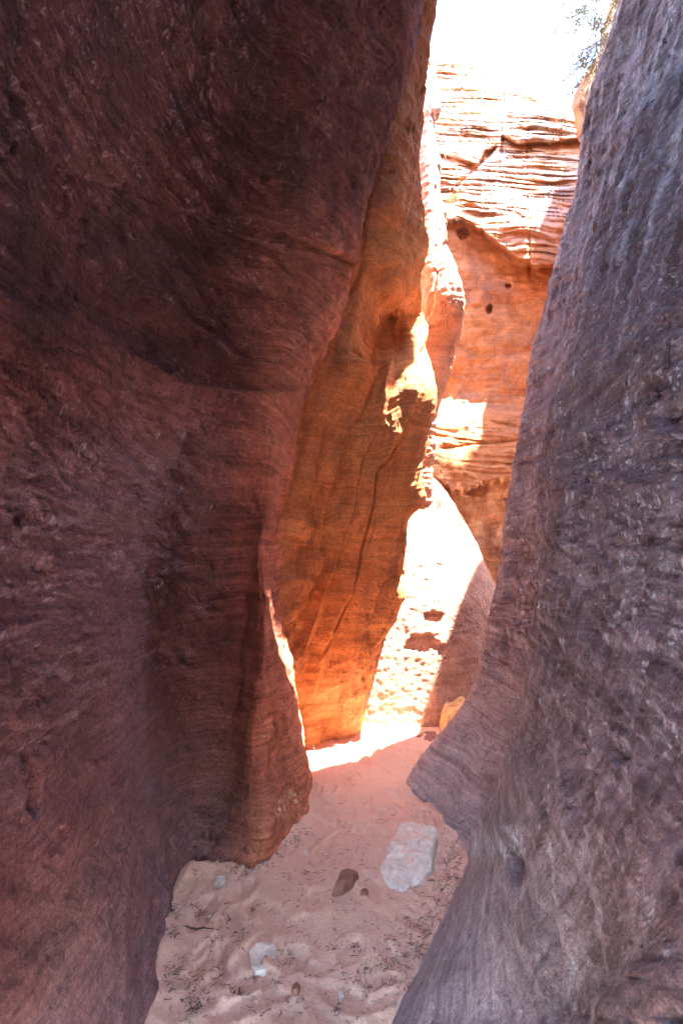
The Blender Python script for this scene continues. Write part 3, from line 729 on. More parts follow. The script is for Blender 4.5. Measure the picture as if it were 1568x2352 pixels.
# ---- back cliff
def build_back():
    nc, nr = 260, 720
    pxs = np.linspace(900, 1480, nc)
    top = curve(pxs, [(900, 128), (990, 131), (1022, 130), (1024, 134), (1046, 138), (1050, 146), (1075, 150), (1104, 154), (1110, 170), (1130, 176), (1156, 188), (1160, 200), (1178, 205), (1182, 212), (1215, 216), (1220, 224), (1250, 238), (1256, 248), (1300, 262), (1336, 282), (1480, 330)])
    t = np.linspace(0, 1, nr)
    PYv = 1780 + (top[None, :] - 1780) * t[:, None]
    PXv = np.repeat(pxs[None, :], nr, 0)
    # distance: vertical wall below, sloping back above the arch
    base = np.interp(PYv, [100, 300, 420, 520, 640, 925, 1085, 1800], [9.7, 8.6, 8.0, 7.5, 7.40, 7.50, 6.75, 6.7])
    G0 = P(PXv, PYv, base)
    wob = fbm(G0 * 0.8, 3)
    Y = base + 0.10 * wob
    A = curve(PXv, [(900, 505), (1020, 505), (1060, 498), (1075, 505), (1100, 525), (1130, 547), (1170, 580), (1212, 604), (1240, 612), (1330, 600), (1480, 590)])
    A = A + 5 * fbm(np.stack([PXv * 0.05, 0 * PXv, 0 * PXv], -1), 3)
    dA = PYv - A
    Y = Y + smooth(-2, 8, dA) * 0.42 * smooth(960, 900, PYv)
    # lit apron then second arch
    A2 = curve(PXv, [(900, 1080), (975, 1085), (1010, 1108), (1040, 1128), (1060, 1130), (1100, 1110), (1150, 1100), (1200, 1092), (1480, 1085)])
    A2 = A2 + 7 * fbm(np.stack([PXv * 0.07, 0 * PXv + 5, 0 * PXv], -1), 3)
    dA2 = PYv - A2
    Y = Y + smooth(-2, 8, dA2) * 0.30
    # upper right block with its overhang
    xb = curve(PYv, [(150, 1165), (230, 1158), (330, 1152), (420, 1140)])
    blk = smooth(-3, 4, PXv - xb)
    Bm = curve(PXv, [(1140, 305), (1165, 318), (1190, 330), (1215, 326), (1260, 326), (1340, 318), (1480, 316)])
    Y = Y - blk * 0.16 * smooth(6, -4, PYv - Bm) * smooth(-160, -30, PYv - Bm)
    Y = Y + blk * 0.20 * smooth(-4, 6, PYv - Bm) * np.exp(-np.clip(PYv - Bm, 0, None) / 120.0)
    Y = Y + 0.16 * np.exp(-((PXv - xb) / 5) ** 2) * smooth(430, 380, PYv)
    # overhang at left middle and its diagonal cleft
    L2 = curve(PXv, [(900, 352), (1010, 352), (1050, 362), (1095, 378), (1115, 345), (1140, 338)])
    m = smooth(1150, 1120, PXv)
    Y = Y + m * 0.22 * smooth(-3, 5, PYv - L2) * np.exp(-np.clip(PYv - L2, 0, None) / 45.0)
    Y = Y + 0.12 * np.exp(-(seg_dist(PXv, PYv, [(1138, 338), (1100, 380), (1062, 415), (1048, 430)])[0] / 4) ** 2)
    for ln, dep, wd in (([(1212, 300), (1208, 420), (1215, 520), (1216, 640)], .06, 3), ([(1155, 365), (1250, 362), (1340, 372)], .06, 3),
                        ([(1136, 480), (1180, 486), (1200, 500)], .05, 3), ([(970, 935), (1100, 925), (1200, 930)], .03, 5),
                        ([(1130, 970), (1200, 985)], .05, 4), ([(1010, 1030), (1120, 1018), (1200, 1010)], .05, 4)):
        Y = Y + dep * np.exp(-(seg_dist(PXv, PYv, ln)[0] / wd) ** 2)
    # shelves of thin beds
    zb = G0[..., 2] + 0.10 * G0[..., 0] + 0.10 * wob + 0.05 * fbm(G0 * np.array([1.2, 1, 3.0]), 2)
    lay = fbm(np.stack([G0[..., 0] * 0.55, 0 * zb, zb * 9.5], -1), 3, 0.65)
    lay2 = fbm(np.stack([G0[..., 0] * 1.1, 0 * zb + 3, zb * 24.0], -1), 2, 0.6)
    upper = smooth(4, -6, dA)
    mid = smooth(930, 980, PYv) * smooth(1140, 1060, PYv)
    amp = 0.042 * upper * smooth(620, 430, PYv + 60 * blk * (PYv > 330)) + 0.020 * upper + 0.020 * mid + 0.008
    Y = Y + amp * (lay + 0.6 * lay2) * (0.55 + 0.9 * smooth(-.3, .4, fbm(np.stack([G0[..., 0] * 0.6, 0 * zb + 8, zb * 1.6], -1), 3)))
    Y = Y + 0.018 * fbm(G0 * 5.0, 3) + 0.05 * (1 - upper) * fbm(G0 * np.array([1.6, 1.6, 3.4]), 3)
    for cx, cyy, sx, sy, dep in ((1123, 710, 7, 12, .22), (1166, 657, 8, 6, .14), (1160, 1148, 4, 4, .06), (1063, 535, 14, 14, .2), (1090, 1128, 30, 12, .1)):
        e = ((PXv - cx) / sx) ** 2 + ((PYv - cyy) / sy) ** 2 + 0.5 * fbm(G0 * 9, 3)
        Y = Y + dep * smooth(1.2, 0.5, e)
    Y = Y + 0.02 * pits(G0 * np.array([4, 0, 4.]) + 0.3, 0.5)
    G = P(PXv, PYv, Y)
    last = G[-1]
    ext = [last + np.array([0, dy, dz]) for dy, dz in ((0.15, -0.02), (0.5, -0.1), (2.0, -0.5), (7.0, -1.0))]
    G = np.concatenate([G, np.stack(ext, 0)], 0)
    px, py = project(G)
    stain_shade = np.zeros_like(px)
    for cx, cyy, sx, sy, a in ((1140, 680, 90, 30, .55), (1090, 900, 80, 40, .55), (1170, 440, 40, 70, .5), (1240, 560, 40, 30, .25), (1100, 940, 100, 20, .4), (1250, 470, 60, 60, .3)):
        stain_shade += a * np.exp(-((px - cx) / sx) ** 2 - ((py - cyy) / sy) ** 2)
    stain_shade *= smooth(-0.35, 0.2, fbm(G * 2.2 + 8, 3))
    me = grid_mesh("back_cliff", G, {"stain_shade": np.clip(stain_shade, 0, .8), "pale": 0.35 * smooth(640, 430, py + 60 * fbm(G * 1.5, 3)) * smooth(-.4, .2, fbm(G * np.array([1.5, 1.5, 5.]), 3))})
    return link("back_cliff", me, M_back, "tall layered orange cliff closing the canyon, with arched alcoves and sunlit ledges", "cliff", kind="structure")

build_back()

# ---- sunlit outcrop between the buttress and the back cliff
def build_outcrop():
    R = 420
    rows = np.linspace(1250, 150, R)
    cols = [
        [(1250, 860, 6.3), (900, 880, 6.2), (690, 900, 6.0), (540, 900, 6.1), (300, 900, 6.6), (190, 900, 7.0)],
        [(1250, 930, 5.8), (925, 930, 5.7), (850, 945, 5.55), (760, 960, 5.5), (690, 970, 5.30), (600, 960, 5.42), (540, 958, 5.6), (430, 955, 5.9), (300, 955, 6.25), (235, 955, 6.4), (190, 955, 6.9)],
        [(1250, 960, 5.6), (925, 975, 5.5), (850, 990, 5.40), (760, 1010, 5.42), (720, 1015, 5.2), (690, 1015, 5.06), (600, 995, 5.2), (540, 990, 5.38), (430, 984, 5.7), (300, 982, 6.1), (240, 982, 6.2), (205, 985, 6.5), (190, 985, 6.9)],
        [(1250, 985, 5.7), (925, 1004, 5.6), (850, 1032, 5.52), (790, 1048, 5.5), (740, 1060, 5.34), (700, 1068, 5.2), (660, 1062, 5.2), (615, 1045, 5.3), (575, 1024, 5.42), (540, 1021, 5.52), (500, 1020, 5.6), (430, 1009, 5.85), (350, 1004, 6.1), (292, 1000, 6.25), (260, 1010, 6.2), (222, 1016, 6.2), (200, 1008, 6.5), (190, 1000, 6.9)],
        [(1250, 960, 6.4), (925, 985, 6.4), (850, 1010, 6.4), (700, 1040, 6.3), (575, 1004, 6.5), (430, 990, 6.9), (292, 985, 7.2), (190, 990, 7.6)],
        [(1250, 900, 7.6), (700, 960, 7.6), (430, 940, 8.0), (190, 960, 8.4)],
    ]
    W = [col_from(c, rows, 4) for c in cols]
    G = crom(W, [8, 34, 54, 30, 6])
    N = grid_normals(G)
    px, py = project(G)
    d = rock_disp(G, N, 0.03, 0.016, 0.008, 9.0, 0.012, 0.4, 1.2, (0.0, 0.1), 0.022, 31.0)
    for ln, dep, wd in (([(1020, 560), (1000, 640), (985, 720)], .05, 4), ([(985, 240), (995, 262), (1003, 285)], .05, 3), ([(1000, 430), (1011, 470)], .04, 3)):
        d = d - dep * np.exp(-(seg_dist(px, py, ln)[0] / wd) ** 2)
    G = G + N * d[..., None]
    me = grid_mesh("knobbly_outcrop", G, {"stain_shade": 0 * px, "pale": 0 * px})
    return link("knobbly_outcrop", me, M_dome, "sunlit knobbly rock edge leaning out between the orange buttress and the back cliff", "rock outcrop", kind="structure")

build_outcrop()

# ---- rounded rock at the bend
def build_dome():
    nc, nr = 200, 300
    pxs = np.linspace(740, 1330, nc)
    top = curve(pxs, [(740, 1000), (850, 1020), (900, 1045), (940, 1070), (975, 1084), (1005, 1102), (1032, 1132), (1058, 1175), (1088, 1234), (1112, 1286), (1133, 1345), (1150, 1410), (1180, 1530), (1230, 1700), (1330, 1760)])
    top = gsmooth(top, 4.0)
    th = np.linspace(-0.1, 1.0, nr)
    th2 = np.clip(th, 0, 1)
    botpy = 1672 + 0 * pxs
    side = smooth(1000, 1330, pxs)
    PYv = botpy[None] + (top - botpy)[None] * np.sin(th[:, None] * math.pi / 2)
    PXv = np.repeat(pxs[None], nr, 0)
    bY = np.interp(pxs, [740, 850, 1000, 1100, 1330], [5.25, 5.08, 5.0, 5.15, 5.9])
    Y = bY[None] + 0.95 * (1 - np.cos(th2[:, None] * math.pi / 2)) ** 1.0 + 0.10 * th2[:, None]
    G = P(PXv, PYv, Y)
    # roll over the crest and down behind
    last = G[-1]
    ext = [last + np.array([0, a, b]) for a, b in ((0.1, -0.004), (0.25, -0.03), (0.5, -0.15), (0.8, -0.5), (1.0, -1.3), (1.1, -3.5))]
    G = np.concatenate([G, np.stack(ext, 0)], 0)
    N = grid_normals(G)
    px, py = project(G)
    d = rock_disp(G, N, 0.03, 0.006, 0.006, 13.0, 0.008, 0.35, 1.4, (0.05, 0.0), 0.003, 47.0, False)
    rough = smooth(1150, 1250, py) * smooth(1640, 1500, py)
    d = d + rough * 0.004 * (ridged(np.stack([G[..., 0] * 13, G[..., 1] * 10, G[..., 2] * 20], -1), 4) - 0.8)
    # broken out hollows
    for cx, cyy, sx, sy, dep in ((995, 1418, 22, 14, .045), (965, 1478, 40, 20, .06), (1012, 1470, 18, 9, -.04)):
        e = ((px - cx) / sx) ** 2 + ((py - cyy) / sy) ** 2 + 0.9 * fbm(G * np.array([8, 8, 12.]), 4)
        d = d - dep * smooth(1.1, 0.6, e)
    G = G + N * d[..., None]
    me = grid_mesh("rounded_rock", G, {"stain_shade": 0 * px, "pale": 0 * px})
    return link("rounded_rock", me, M_dome, "big rounded pink rock, half in sun, at the bend behind the orange buttress", "rock", kind=None)

build_dome()

# ---- far right orange cliff under the tree
def build_far_right():
    R = 120
    rows = np.linspace(900, 0, R)
    cols = [
        [(900, 1500, 5.6), (420, 1420, 5.6), (300, 1345, 5.6), (270, 1322, 5.6), (230, 1320, 5.65), (195, 1340, 5.75), (150, 1368, 5.9), (80, 1394, 6.1), (20, 1418, 6.2), (0, 1424, 6.3)],
        [(900, 1580, 5.4), (420, 1460, 5.45), (270, 1375, 5.45), (150, 1405, 5.6), (80, 1430, 5.8), (0, 1465, 6.0)],
        [(900, 1600, 5.2), (270, 1560, 5.3), (0, 1620, 5.6)],
        [(900, 2000, 5.4), (0, 2000, 5.6)],
    ]
    W = [col_from(c, rows, 2) for c in cols]
    back = W[0] + np.array([1.5, 1.6, 0.0])
    back2 = W[0] + np.array([4.5, 3.5, 0.0])
    G = crom([back2, back] + W, [4, 14, 34, 20, 6])
    last = G[-1]
    ext = [last + np.array([0.2 * k, 0.5 * k, h]) for k, h in ((0.5, 0.5), (1.5, 0.8), (4, 1.0))]
    G = np.concatenate([G, np.stack(ext, 0)], 0)
    N = grid_normals(G)
    G = G + N * rock_disp(G, N, 0.05, 0.03, 0.01, 5, .03, .4, 1, (0.1, 0), .02, 55.0)[..., None]
    z = 0 * G[..., 0]
    me = grid_mesh("far_cliff", G, {"stain_shade": z, "pale": z})
    return link("far_cliff", me, M_side, "sunny orange cliff edge showing behind the top of the right wall, below the tree", "cliff", kind="structure")

build_far_right()

# ------------------------------------------------------------------ sand floor
def build_floor():
    ys = np.concatenate([np.linspace(-9, 1.35, 24, endpoint=False),
                         floor_pt(0, np.linspace(2620, 1630, 430))[1],
                         np.linspace(5.7, 8.6, 30)[1:]])
    xs = np.concatenate([np.linspace(-4, -1.2, 10, endpoint=False), np.linspace(-1.2, 1.45, 420), np.linspace(1.45, 6, 12)[1:]])
    X, Y = np.meshgrid(xs, ys)
    Q = np.stack([X, Y, 0 * X], -1)
    Z = 0.018 * fbm(Q * 1.3, 2) + 0.005 * fbm(Q * 4.5 + 3, 3) + 0.0035 * fbm(Q * 14 + 8, 3)
    r = np.random.default_rng(12)
    # trampled footprints
    for k in range(380):
        cy_ = r.uniform(1.2, 5.3); cx_ = r.uniform(-0.85, 1.0)
        a = r.normal(0, 0.5); L = r.uniform(.06, .13); Wd = r.uniform(.03, .055); dep = r.uniform(.003, .011)
        i0, i1 = np.searchsorted(ys, [cy_ - .35, cy_ + .35]); j0, j1 = np.searchsorted(xs, [cx_ - .35, cx_ + .35])
        dx = X[i0:i1, j0:j1] - cx_; dy = Y[i0:i1, j0:j1] - cy_
        u = (dx * math.cos(a) + dy * math.sin(a)) / Wd; v = (-dx * math.sin(a) + dy * math.cos(a)) / L
        e = np.sqrt(u * u + v * v)
        Z[i0:i1, j0:j1] += -dep * smooth(1.08, 0.75, e) + dep * 0.4 * np.exp(-((e - 1.35) / 0.35) ** 2)
        if k % 3 == 0:
            Z[i0:i1, j0:j1] += 0.0025 * np.sin(v * L / 0.016) * smooth(0.9, 0.6, e)
    # sand drifted against the foot of the walls
    for ln in ([(345, 2352), (365, 2200), (385, 2080), (440, 1995), (590, 1985), (645, 1935), (700, 1880), (714, 1810)],
               [(925, 1800), (960, 1850), (1020, 1890), (1075, 1940), (1045, 2050), (970, 2200), (900, 2352)]):
        w = [floor_pt(*q) for q in ln]
        dist, _ = seg_dist(X, Y, w)
        Z = Z + (0.025 + 0.015 * fbm(Q * 4 + 30, 2)) * np.exp(-dist / 0.08)
    Z = Z - 0.10 * smooth(5.3, 6.5, Y)
    Z[Y < 1.2] *= 0.6
    G = np.stack([X, Y, Z], -1)
    me = grid_mesh("sand_floor", G)
    o = link("sand_floor", me, M_sand, "trampled pink sand on the canyon floor", "sand", kind="structure")
    return xs, ys, Z
FX, FY, FZ = build_floor()
def fz(x, y):
    j = np.clip(np.searchsorted(FX, x) - 1, 0, len(FX) - 2); i = np.clip(np.searchsorted(FY, y) - 1, 0, len(FY) - 2)
    tx = (x - FX[j]) / (FX[j + 1] - FX[j]); ty = (y - FY[i]) / (FY[i + 1] - FY[i])
    return (FZ[i, j] * (1 - tx) + FZ[i, j + 1] * tx) * (1 - ty) + (FZ[i + 1, j] * (1 - tx) + FZ[i + 1, j + 1] * tx) * ty

# outer ground beyond the canyon, reaching the horizon
def build_ground():
    me = tri_mesh("desert_ground", [(-400, -400, -0.6), (400, -400, -0.6), (400, 400, -0.6), (-400, 400, -0.6)], [(0, 1, 2, 3)])
    link("desert_ground", me, M_sand, "flat red desert ground under and around the canyon", "ground", kind="structure")
build_ground()

# ------------------------------------------------------------------ stones
def rock_mesh(name, outline, h, seed, rough=0.02, n=40, flat=0.75, zshift=0.0, tilt=(0, 0)):
    """stone from a plan outline (list of (x, y) metres round the origin): broad top, bevelled edges, chipped surface"""
    o = np.array(outline, float)
    k = len(o)
    t = np.linspace(0, k, n, endpoint=False)
    i = np.floor(t).astype(int); f = (t - i)[:, None]
    ring = o[i % k] * (1 - f) + o[(i + 1) % k] * f
    levels = [(1.0, -0.9), (1.02, -0.2), (1.0, 0.35), (0.95, 0.75), (0.84, 0.95), (0.62, 1.0), (0.36, 1.02), (0.12, 1.03)]
    V = []
    for s, z in levels:
        V.append(np.concatenate([ring * s, np.full((n, 1), z * h)], 1))
    V = np.concatenate(V)
    c = np.array([[0, 0, 1.03 * h]])
    V = np.concatenate([V, c])
    nz = np.stack([fbm(V * 6 + seed, 3), fbm(V * 6 + seed + 9, 3), fbm(V * 6 + seed + 21, 3)], -1)
    st = np.floor(fbm(V * 9 + seed + 4, 2) * 5) / 5
    V = V + rough * nz
    V[:, 2] += rough * 0.8 * st * (V[:, 2] > 0) + V[:, 0] * tilt[0] + V[:, 1] * tilt[1] + zshift
    F = []
    L = len(levels)
    for a in range(L - 1):
        for j in range(n):
            F.append((a * n + j, a * n + (j + 1) % n, (a + 1) * n + (j + 1) % n, (a + 1) * n + j))
    for j in range(n):
        F.append(((L - 1) * n + j, (L - 1) * n + (j + 1) % n, L * n))
    return tri_mesh(name, V, F, False)

def px_outline(pts):
    w = np.array([floor_pt(*p) for p in pts])
    c = w.mean(0)
    return [tuple(q - c) for q in w[::-1]], c

def stone(name, pts, h, mat, label, seed, rough=0.015, sink=0.0, cat="stone", group=None, n=40, tilt=(0, 0)):
    ol, c = px_outline(pts)
    # make sure the outline runs counter-clockwise seen from above
    a = sum(ol[i][0] * ol[(i + 1) % len(ol)][1] - ol[(i + 1) % len(ol)][0] * ol[i][1] for i in range(len(ol)))
    if a < 0: ol = ol[::-1]
    me = rock_mesh(name, ol, h, seed, rough, n, tilt=tilt)
    return link(name, me, mat, label, cat, group, loc=(c[0], c[1], float(fz(c[0], c[1])) - sink))

stone("stone_slab", [(915, 1898), (960, 1902), (1006, 1915), (1003, 1960), (990, 2000), (965, 2030), (925, 2052), (880, 2040), (868, 2000), (890, 1950)], 0.06, M_pale,
      "large pale blocky slab half sunk in the sand, dusted with red sand", 2.0, 0.011, 0.010, "rock", None, 64, (0.02, 0.06))
stone("brown_stone", [(763, 2060), (775, 2030), (800, 2016), (820, 2022), (812, 2040), (785, 2058)], 0.05, M_brown,
      "fist sized brown angular stone lying on the sand left of the pale slab", 5.0, 0.018, 0.012, "stone", None, 24, (0.05, 0.15))
stone("small_stone", [(826, 2058), (836, 2050), (846, 2054), (840, 2062)], 0.022, M_brown, "small brown stone beside the lower left corner of the pale slab", 7.0, 0.005, 0.004, "stone", None, 16)
stone("buried_stone", [(572, 2180), (600, 2162), (628, 2168), (632, 2200), (612, 2235), (592, 2240), (578, 2215)], 0.03, M_pale,
      "pale grey stone almost buried in the sand in the foreground", 9.0, 0.014, 0.024, "stone", None, 40, (0.05, 0.0))
stone("pale_stone", [(492, 2030), (500, 2015), (516, 2016), (518, 2026), (508, 2036)], 0.03, M_pale2, "small white stone on the sand below the dark left alcove", 11.0, 0.008, 0.008, "stone", None, 20)
stone("pale_pebble", [(474, 2106), (480, 2099), (486, 2103), (481, 2110)], 0.014, M_pale2, "tiny square white pebble on the sand near the left wall", 13.0, 0.003, 0.002, "pebble", None, 14)
stone("grey_pebble", [(692, 1965), (700, 1959), (708, 1963), (701, 1970)][:], 0.02, M_pale2, "tiny oval grey pebble on the sand right of the dark nose", 15.0, 0.003, 0.004, "pebble", None, 14)
stone("stone_shard", [(776, 2270), (786, 2266), (790, 2284), (780, 2292)], 0.018, M_pale2, "thin pale stone shard on the sand near the bottom edge", 17.0, 0.005, 0.005, "stone", None, 16)
stone("rounded_stone", [(668, 2272), (680, 2262), (690, 2270), (684, 2284), (672, 2284)], 0.024, M_brown, "small rounded brownish stone in a footprint near the bottom edge", 19.0, 0.005, 0.006, "stone", None, 18)
stone("sunlit_boulder", [(1008, 1676), (1022, 1690), (1060, 1690), (1085, 1672), (1070, 1655), (1030, 1652)], 0.26, M_amber,
      "amber boulder glowing beside the foot of the right wall at the bend", 21.0, 0.04, 0.02, "boulder", None, 30, (0.25, 0.0))
stone("flat_stone", [(955, 1692), (985, 1700), (1010, 1692), (1000, 1682), (970, 1680)], 0.03, M_brown,
      "flat reddish stone in the sand in front of the amber boulder", 23.0, 0.01, 0.005, "stone", None, 20)

# ---- gravel and litter
def scatter_mesh(name, items):
    V, F = [], []
    for v, f in items:
        o = len(V)
        V += [tuple(q) for q in v]
        F += [tuple(i + o for i in q) for q in f]
    return tri_mesh(name, V, F)

def chip(x, y, z, s, r):
    v = r.normal(size=(6, 3)) * .25 + np.array([[1, 0, 0], [-1, 0, 0], [0, 1, 0], [0, -1, 0], [0, 0, .7], [0, 0, -.7]])
    v = v * s + np.array([x, y, z])
    return v, [(0, 2, 4), (2, 1, 4), (1, 3, 4), (3, 0, 4), (2, 0, 5), (1, 2, 5), (3, 1, 5), (0, 3, 5)]

def stick(x, y, z, L, w, a, r, tilt=0.0):
    d = np.array([math.cos(a), math.sin(a), tilt]); n = np.array([-math.sin(a), math.cos(a), 0]); u = np.array([0, 0, 1.0])
    c = np.array([x, y, z]); b = n * L * r.normal(0, .12)
    pts = []
    for t, ww in ((-.5, .7), (0, 1), (.5, .4)):
        q = c + d * L * t + (b if t == 0 else 0)
        pts += [q + n * w * ww, q + u * w * ww * 1.3, q - n * w * ww]
    f = []
    for k in (0, 3):
        f += [(k, k + 3, k + 4, k + 1), (k + 1, k + 4, k + 5, k + 2)]
    return pts, f

def floor_scatter():
    r = np.random.default_rng(21)
    it = []
    zones = [  # px, py, spread x, spread y, count, size
        (1040, 1985, 26, 45, 420, 1.0), (1010, 2110, 50, 45, 420, 1.0), (930, 2200, 70, 50, 380, .9), (850, 2260, 90, 60, 330, .9),
        (880, 1990, 60, 60, 120, .8), (640, 2110, 120, 60, 330, .8), (560, 2250, 90, 60, 330, .9), (420, 2280, 30, 45, 260, 1.0),
        (395, 2100, 8, 10, 150, .9), (452, 2085, 14, 5, 120, .9), (400, 2152, 10, 8, 60, .8), (760, 1900, 60, 90, 260, .7), (700, 2000, 90, 40, 220, .7), (1000, 1850, 50, 30, 140, .7), (760, 2200, 150, 90, 300, .8), (510, 2040, 60, 30, 80, .7)]
    for cx, cyy, sx, sy, n, k in zones:
        cl = r.normal(size=(max(4, n // 14), 2)) * [sx, sy] + [cx, cyy]
        for q in range(int(n * .7)):
            if r.random() < .6:
                c = cl[r.integers(len(cl))] + r.normal(size=2) * 7
            else:
                c = np.array([cx, cyy]) + r.normal(size=2) * [sx, sy]
            if c[1] < 1760 or c[1] > 2480: continue
            x, y = floor_pt(*c)
            if not (-1.0 < x < 1.1): continue
            z = float(fz(x, y))
            if r.random() < .8:
                it.append(stick(x, y, z + .002, (.004 + .045 * r.random() ** 3) * k, r.uniform(.0006, .0017), r.uniform(0, math.pi), r, r.normal(0, .12)))
            else:
                it.append(chip(x, y, z + .001, r.uniform(.0015, .0045), r))
    link("plant_litter", scatter_mesh("plant_litter", it), M_litter, "dark bits of dry plant litter strewn over the sand", "litter", kind="stuff")
    it = []
    for q in range(170):
        t = r.random()
        cx = np.interp(t, [0, .4, 1], [520, 600, 705]) + r.normal(0, 8); cyy = np.interp(t, [0, .4, 1], [1992, 1988, 1895]) + abs(r.normal(0, 9)) + 2
        x, y = floor_pt(cx, cyy)
        it.append(chip(x, y, float(fz(x, y)) + .002, r.uniform(.003, .010), r))
    for q in range(150):
        t = r.random()
        cx = np.interp(t, [0, .3, 1], [965, 1068, 905]) - abs(r.normal(0, 12)); cyy = np.interp(t, [0, .3, 1], [1862, 1945, 2340]) + r.normal(0, 6)
        x, y = floor_pt(cx, cyy)
        it.append(chip(x, y, float(fz(x, y)) + .002, r.uniform(.002, .009), r))
    for q in range(110):
        x, y = floor_pt(r.uniform(420, 1040), r.uniform(1880, 2330))
        it.append(chip(x, y, float(fz(x, y)) + .001, r.uniform(.002, .006), r))
    link("gravel", scatter_mesh("gravel", it), M_gravel, "loose gravel chips along the foot of the left wall", "gravel", kind="stuff")
floor_scatter()

def tube(pts, rad, n=6):
    V, F = [], []
    pts = [Vector(p) for p in pts]
    for i, p in enumerate(pts):
        d = (pts[min(i + 1, len(pts) - 1)] - pts[max(i - 1, 0)]).normalized()
        a = d.orthogonal().normalized(); b = d.cross(a)
        for k in range(n):
            w = 2 * math.pi * k / n
            V.append(tuple(p + (a * math.cos(w) + b * math.sin(w)) * rad[i]))
    for i in range(len(pts) - 1):
        for k in range(n):
            F.append((i * n + k, i * n + (k + 1) % n, (i + 1) * n + (k + 1) % n, (i + 1) * n + k))
    F.append(tuple(range(n))[::-1]); F.append(tuple((len(pts) - 1) * n + k for k in range(n)))
    return V, F

def join_tubes(tubes):
    return scatter_mesh("tubes", tubes)

x, y = floor_pt(727, 1742); z = float(fz(x, y))
me = join_tubes([tube([(x + .02, y, z - .02), (x - .01, y + .01, z + .05), (x - .03, y + .01, z + .10), (x - .035, y, z + .12)], [.005, .0045, .004, .002]),
                 tube([(x - .012, y + .01, z + .05), (x - .07, y + .02, z + .06)], [.003, .0015])])
link("standing_twig", me, M_twig, "thin dark twig poking up in the bright sand by the left wall", "twig")
x0, y0 = floor_pt(425, 2132); x1, y1 = floor_pt(505, 2136)
pts = [(x0 + (x1 - x0) * t, y0 + (y1 - y0) * t + .012 * math.sin(t * 6), float(fz(x0 + (x1 - x0) * t, y0 + (y1 - y0) * t)) + .003) for t in np.linspace(0, 1, 7)]
link("fallen_twig", join_tubes([tube(pts, [.003, .004, .004, .0035, .003, .002, .001])]), M_twig, "thin twig lying flat on the sand near the left wall", "twig")

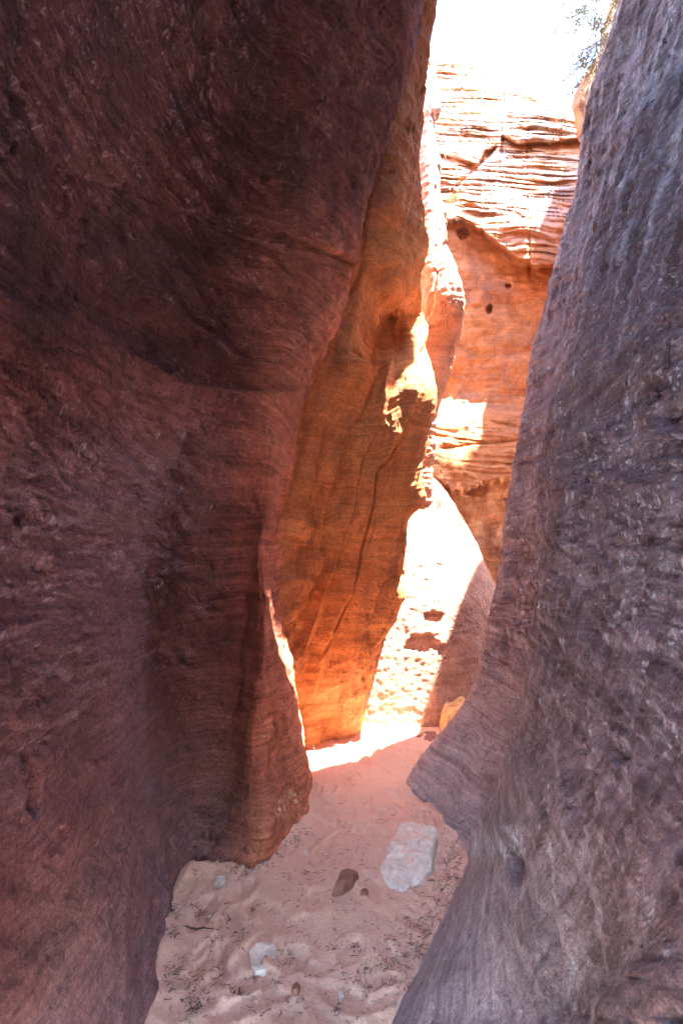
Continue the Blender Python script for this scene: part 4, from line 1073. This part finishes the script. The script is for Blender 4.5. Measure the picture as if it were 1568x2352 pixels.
# ------------------------------------------------------------------ plants
def build_tree():
    r = np.random.default_rng(3)
    Y0 = 5.75
    root = P(1436, 40, Y0 + .1)
    e = link("hanging_tree", None, None, "wispy small tree leaning over the rim at the top right, against the white sky", "tree", loc=tuple(root))
    tubes, leaves = [], []
    def leaf(p, d, s):
        d = d / (np.linalg.norm(d) + 1e-9)
        a = np.cross(d, r.normal(size=3)); a /= np.linalg.norm(a) + 1e-9
        w = s * .13
        leaves.append(([p, p + d * s * .5 + a * w, p + d * s, p + d * s * .5 - a * w], [(0, 1, 2, 3)]))
    def branch(p, d, L, rad, lvl):
        n = 5
        pts = [p]; q = p.copy(); dd = d / np.linalg.norm(d)
        for k in range(n):
            dd = dd + r.normal(size=3) * .16 + np.array([-.03, 0, -.05])
            dd /= np.linalg.norm(dd)
            q = q + dd * L / n
            pts.append(q.copy())
        tubes.append(tube([tuple(v - root) for v in pts], [rad * (1 - .14 * k) for k in range(n + 1)], 4 if lvl > 0 else 6))
        if lvl < 3:
            m = (7, 6, 5)[lvl]
            for k in range(m):
                t = r.uniform(.25, 1.0); i = min(int(t * n), n - 1)
                b = pts[i] + (pts[i + 1] - pts[i]) * (t * n - i)
                bd = dd + r.normal(size=3) * .65 + np.array([-.15, 0, -.1])
                branch(b, bd, L * r.uniform(.42, .68), rad * .58, lvl + 1)
        if lvl >= 2:
            for k in range(13 if lvl == 3 else 7):
                t = r.uniform(.1, 1.0); i = min(int(t * n), n - 1)
                b = pts[i] + (pts[i + 1] - pts[i]) * (t * n - i)
                leaf(b - root, dd + r.normal(size=3) * .7, r.uniform(.014, .040))
    for tx, ty, dy, rad in ((1325, 10, -.2, .016), (1318, 60, .1, .012), (1322, 105, -.1, .013), (1318, 160, .0, .014), (1345, 165, .2, .012), (1350, -40, .0, .016), (1400, -80, .1, .016), (1375, 60, -.3, .012), (1360, 120, -.25, .010)):
        T = P(tx, ty, Y0 + dy)
        s = P(1430 - (ty > 90) * 12, 32 + max(0, ty - 40) * .45, Y0)
        branch(s, T - s, np.linalg.norm(T - s) * 1.12, rad, 0)
    trunk = [tuple(np.array(P(1470, 70, Y0 + .1)) - root), (0.06, 0, -0.03), (0, 0, 0), (-.05, 0, .03)]
    link("trunk", join_tubes([tube(trunk, [.05, .04, .035, .025], 8)]), M_bark, parent=e)
    link("branches", join_tubes(tubes), M_bark, parent=e)
    link("foliage", scatter_mesh("foliage", leaves), M_leaf, parent=e, kind=None)
build_tree()

def tuft(name, px, py, Y, n, L, mat, label, seed, spread=.6, hang=False, cat="plant", bend=0.5):
    r = np.random.default_rng(seed)
    c = P(px, py, Y)
    it = []
    for k in range(n):
        d = np.array([r.normal(0, spread), r.normal(-.2, spread * .6), 1.0 if not hang else r.uniform(-1, .6)])
        d /= np.linalg.norm(d)
        l = L * r.uniform(.5, 1.1)
        b = r.normal(size=3) * [.05, .03, .02] * (L / .2)
        p0 = b; p1 = b + d * l * .55; p2 = b + d * l + np.array([d[0] * bend * l, 0, -bend * l * .5])
        w = np.cross(d, [0, 1, 0]) * .0035
        it.append(([p0 - w, p0 + w, p1 + w * .8, p1 - w * .8, p2], [(0, 1, 2, 3), (3, 2, 4)]))
    link(name, scatter_mesh(name, it), mat, label, cat, loc=tuple(c))
tuft("grass_tuft", 986, 186, 7.0, 120, .17, M_grass, "bright green tuft growing high up beside the dark left wall edge", 1)
tuft("green_shrub", 1044, 460, 7.45, 90, .20, M_grass, "small green shrub on the ledge left of the white sunlit cliff face", 2)
tuft("dry_grass", 1026, 478, 7.35, 170, .24, M_straw, "pale dry grass spilling over the ledge below the green shrub", 3, 1.0, True)
tuft("dry_plant", 1022, 345, 7.7, 60, .22, M_straw, "bleached curly dry plant hanging from the cliff overhang", 4, 1.0, True)
tuft("bare_shrub", 1030, 132, 9.0, 14, .28, M_straw, "spindly bare shrub standing on the skyline of the back cliff", 5, .35, False, "shrub", .2)
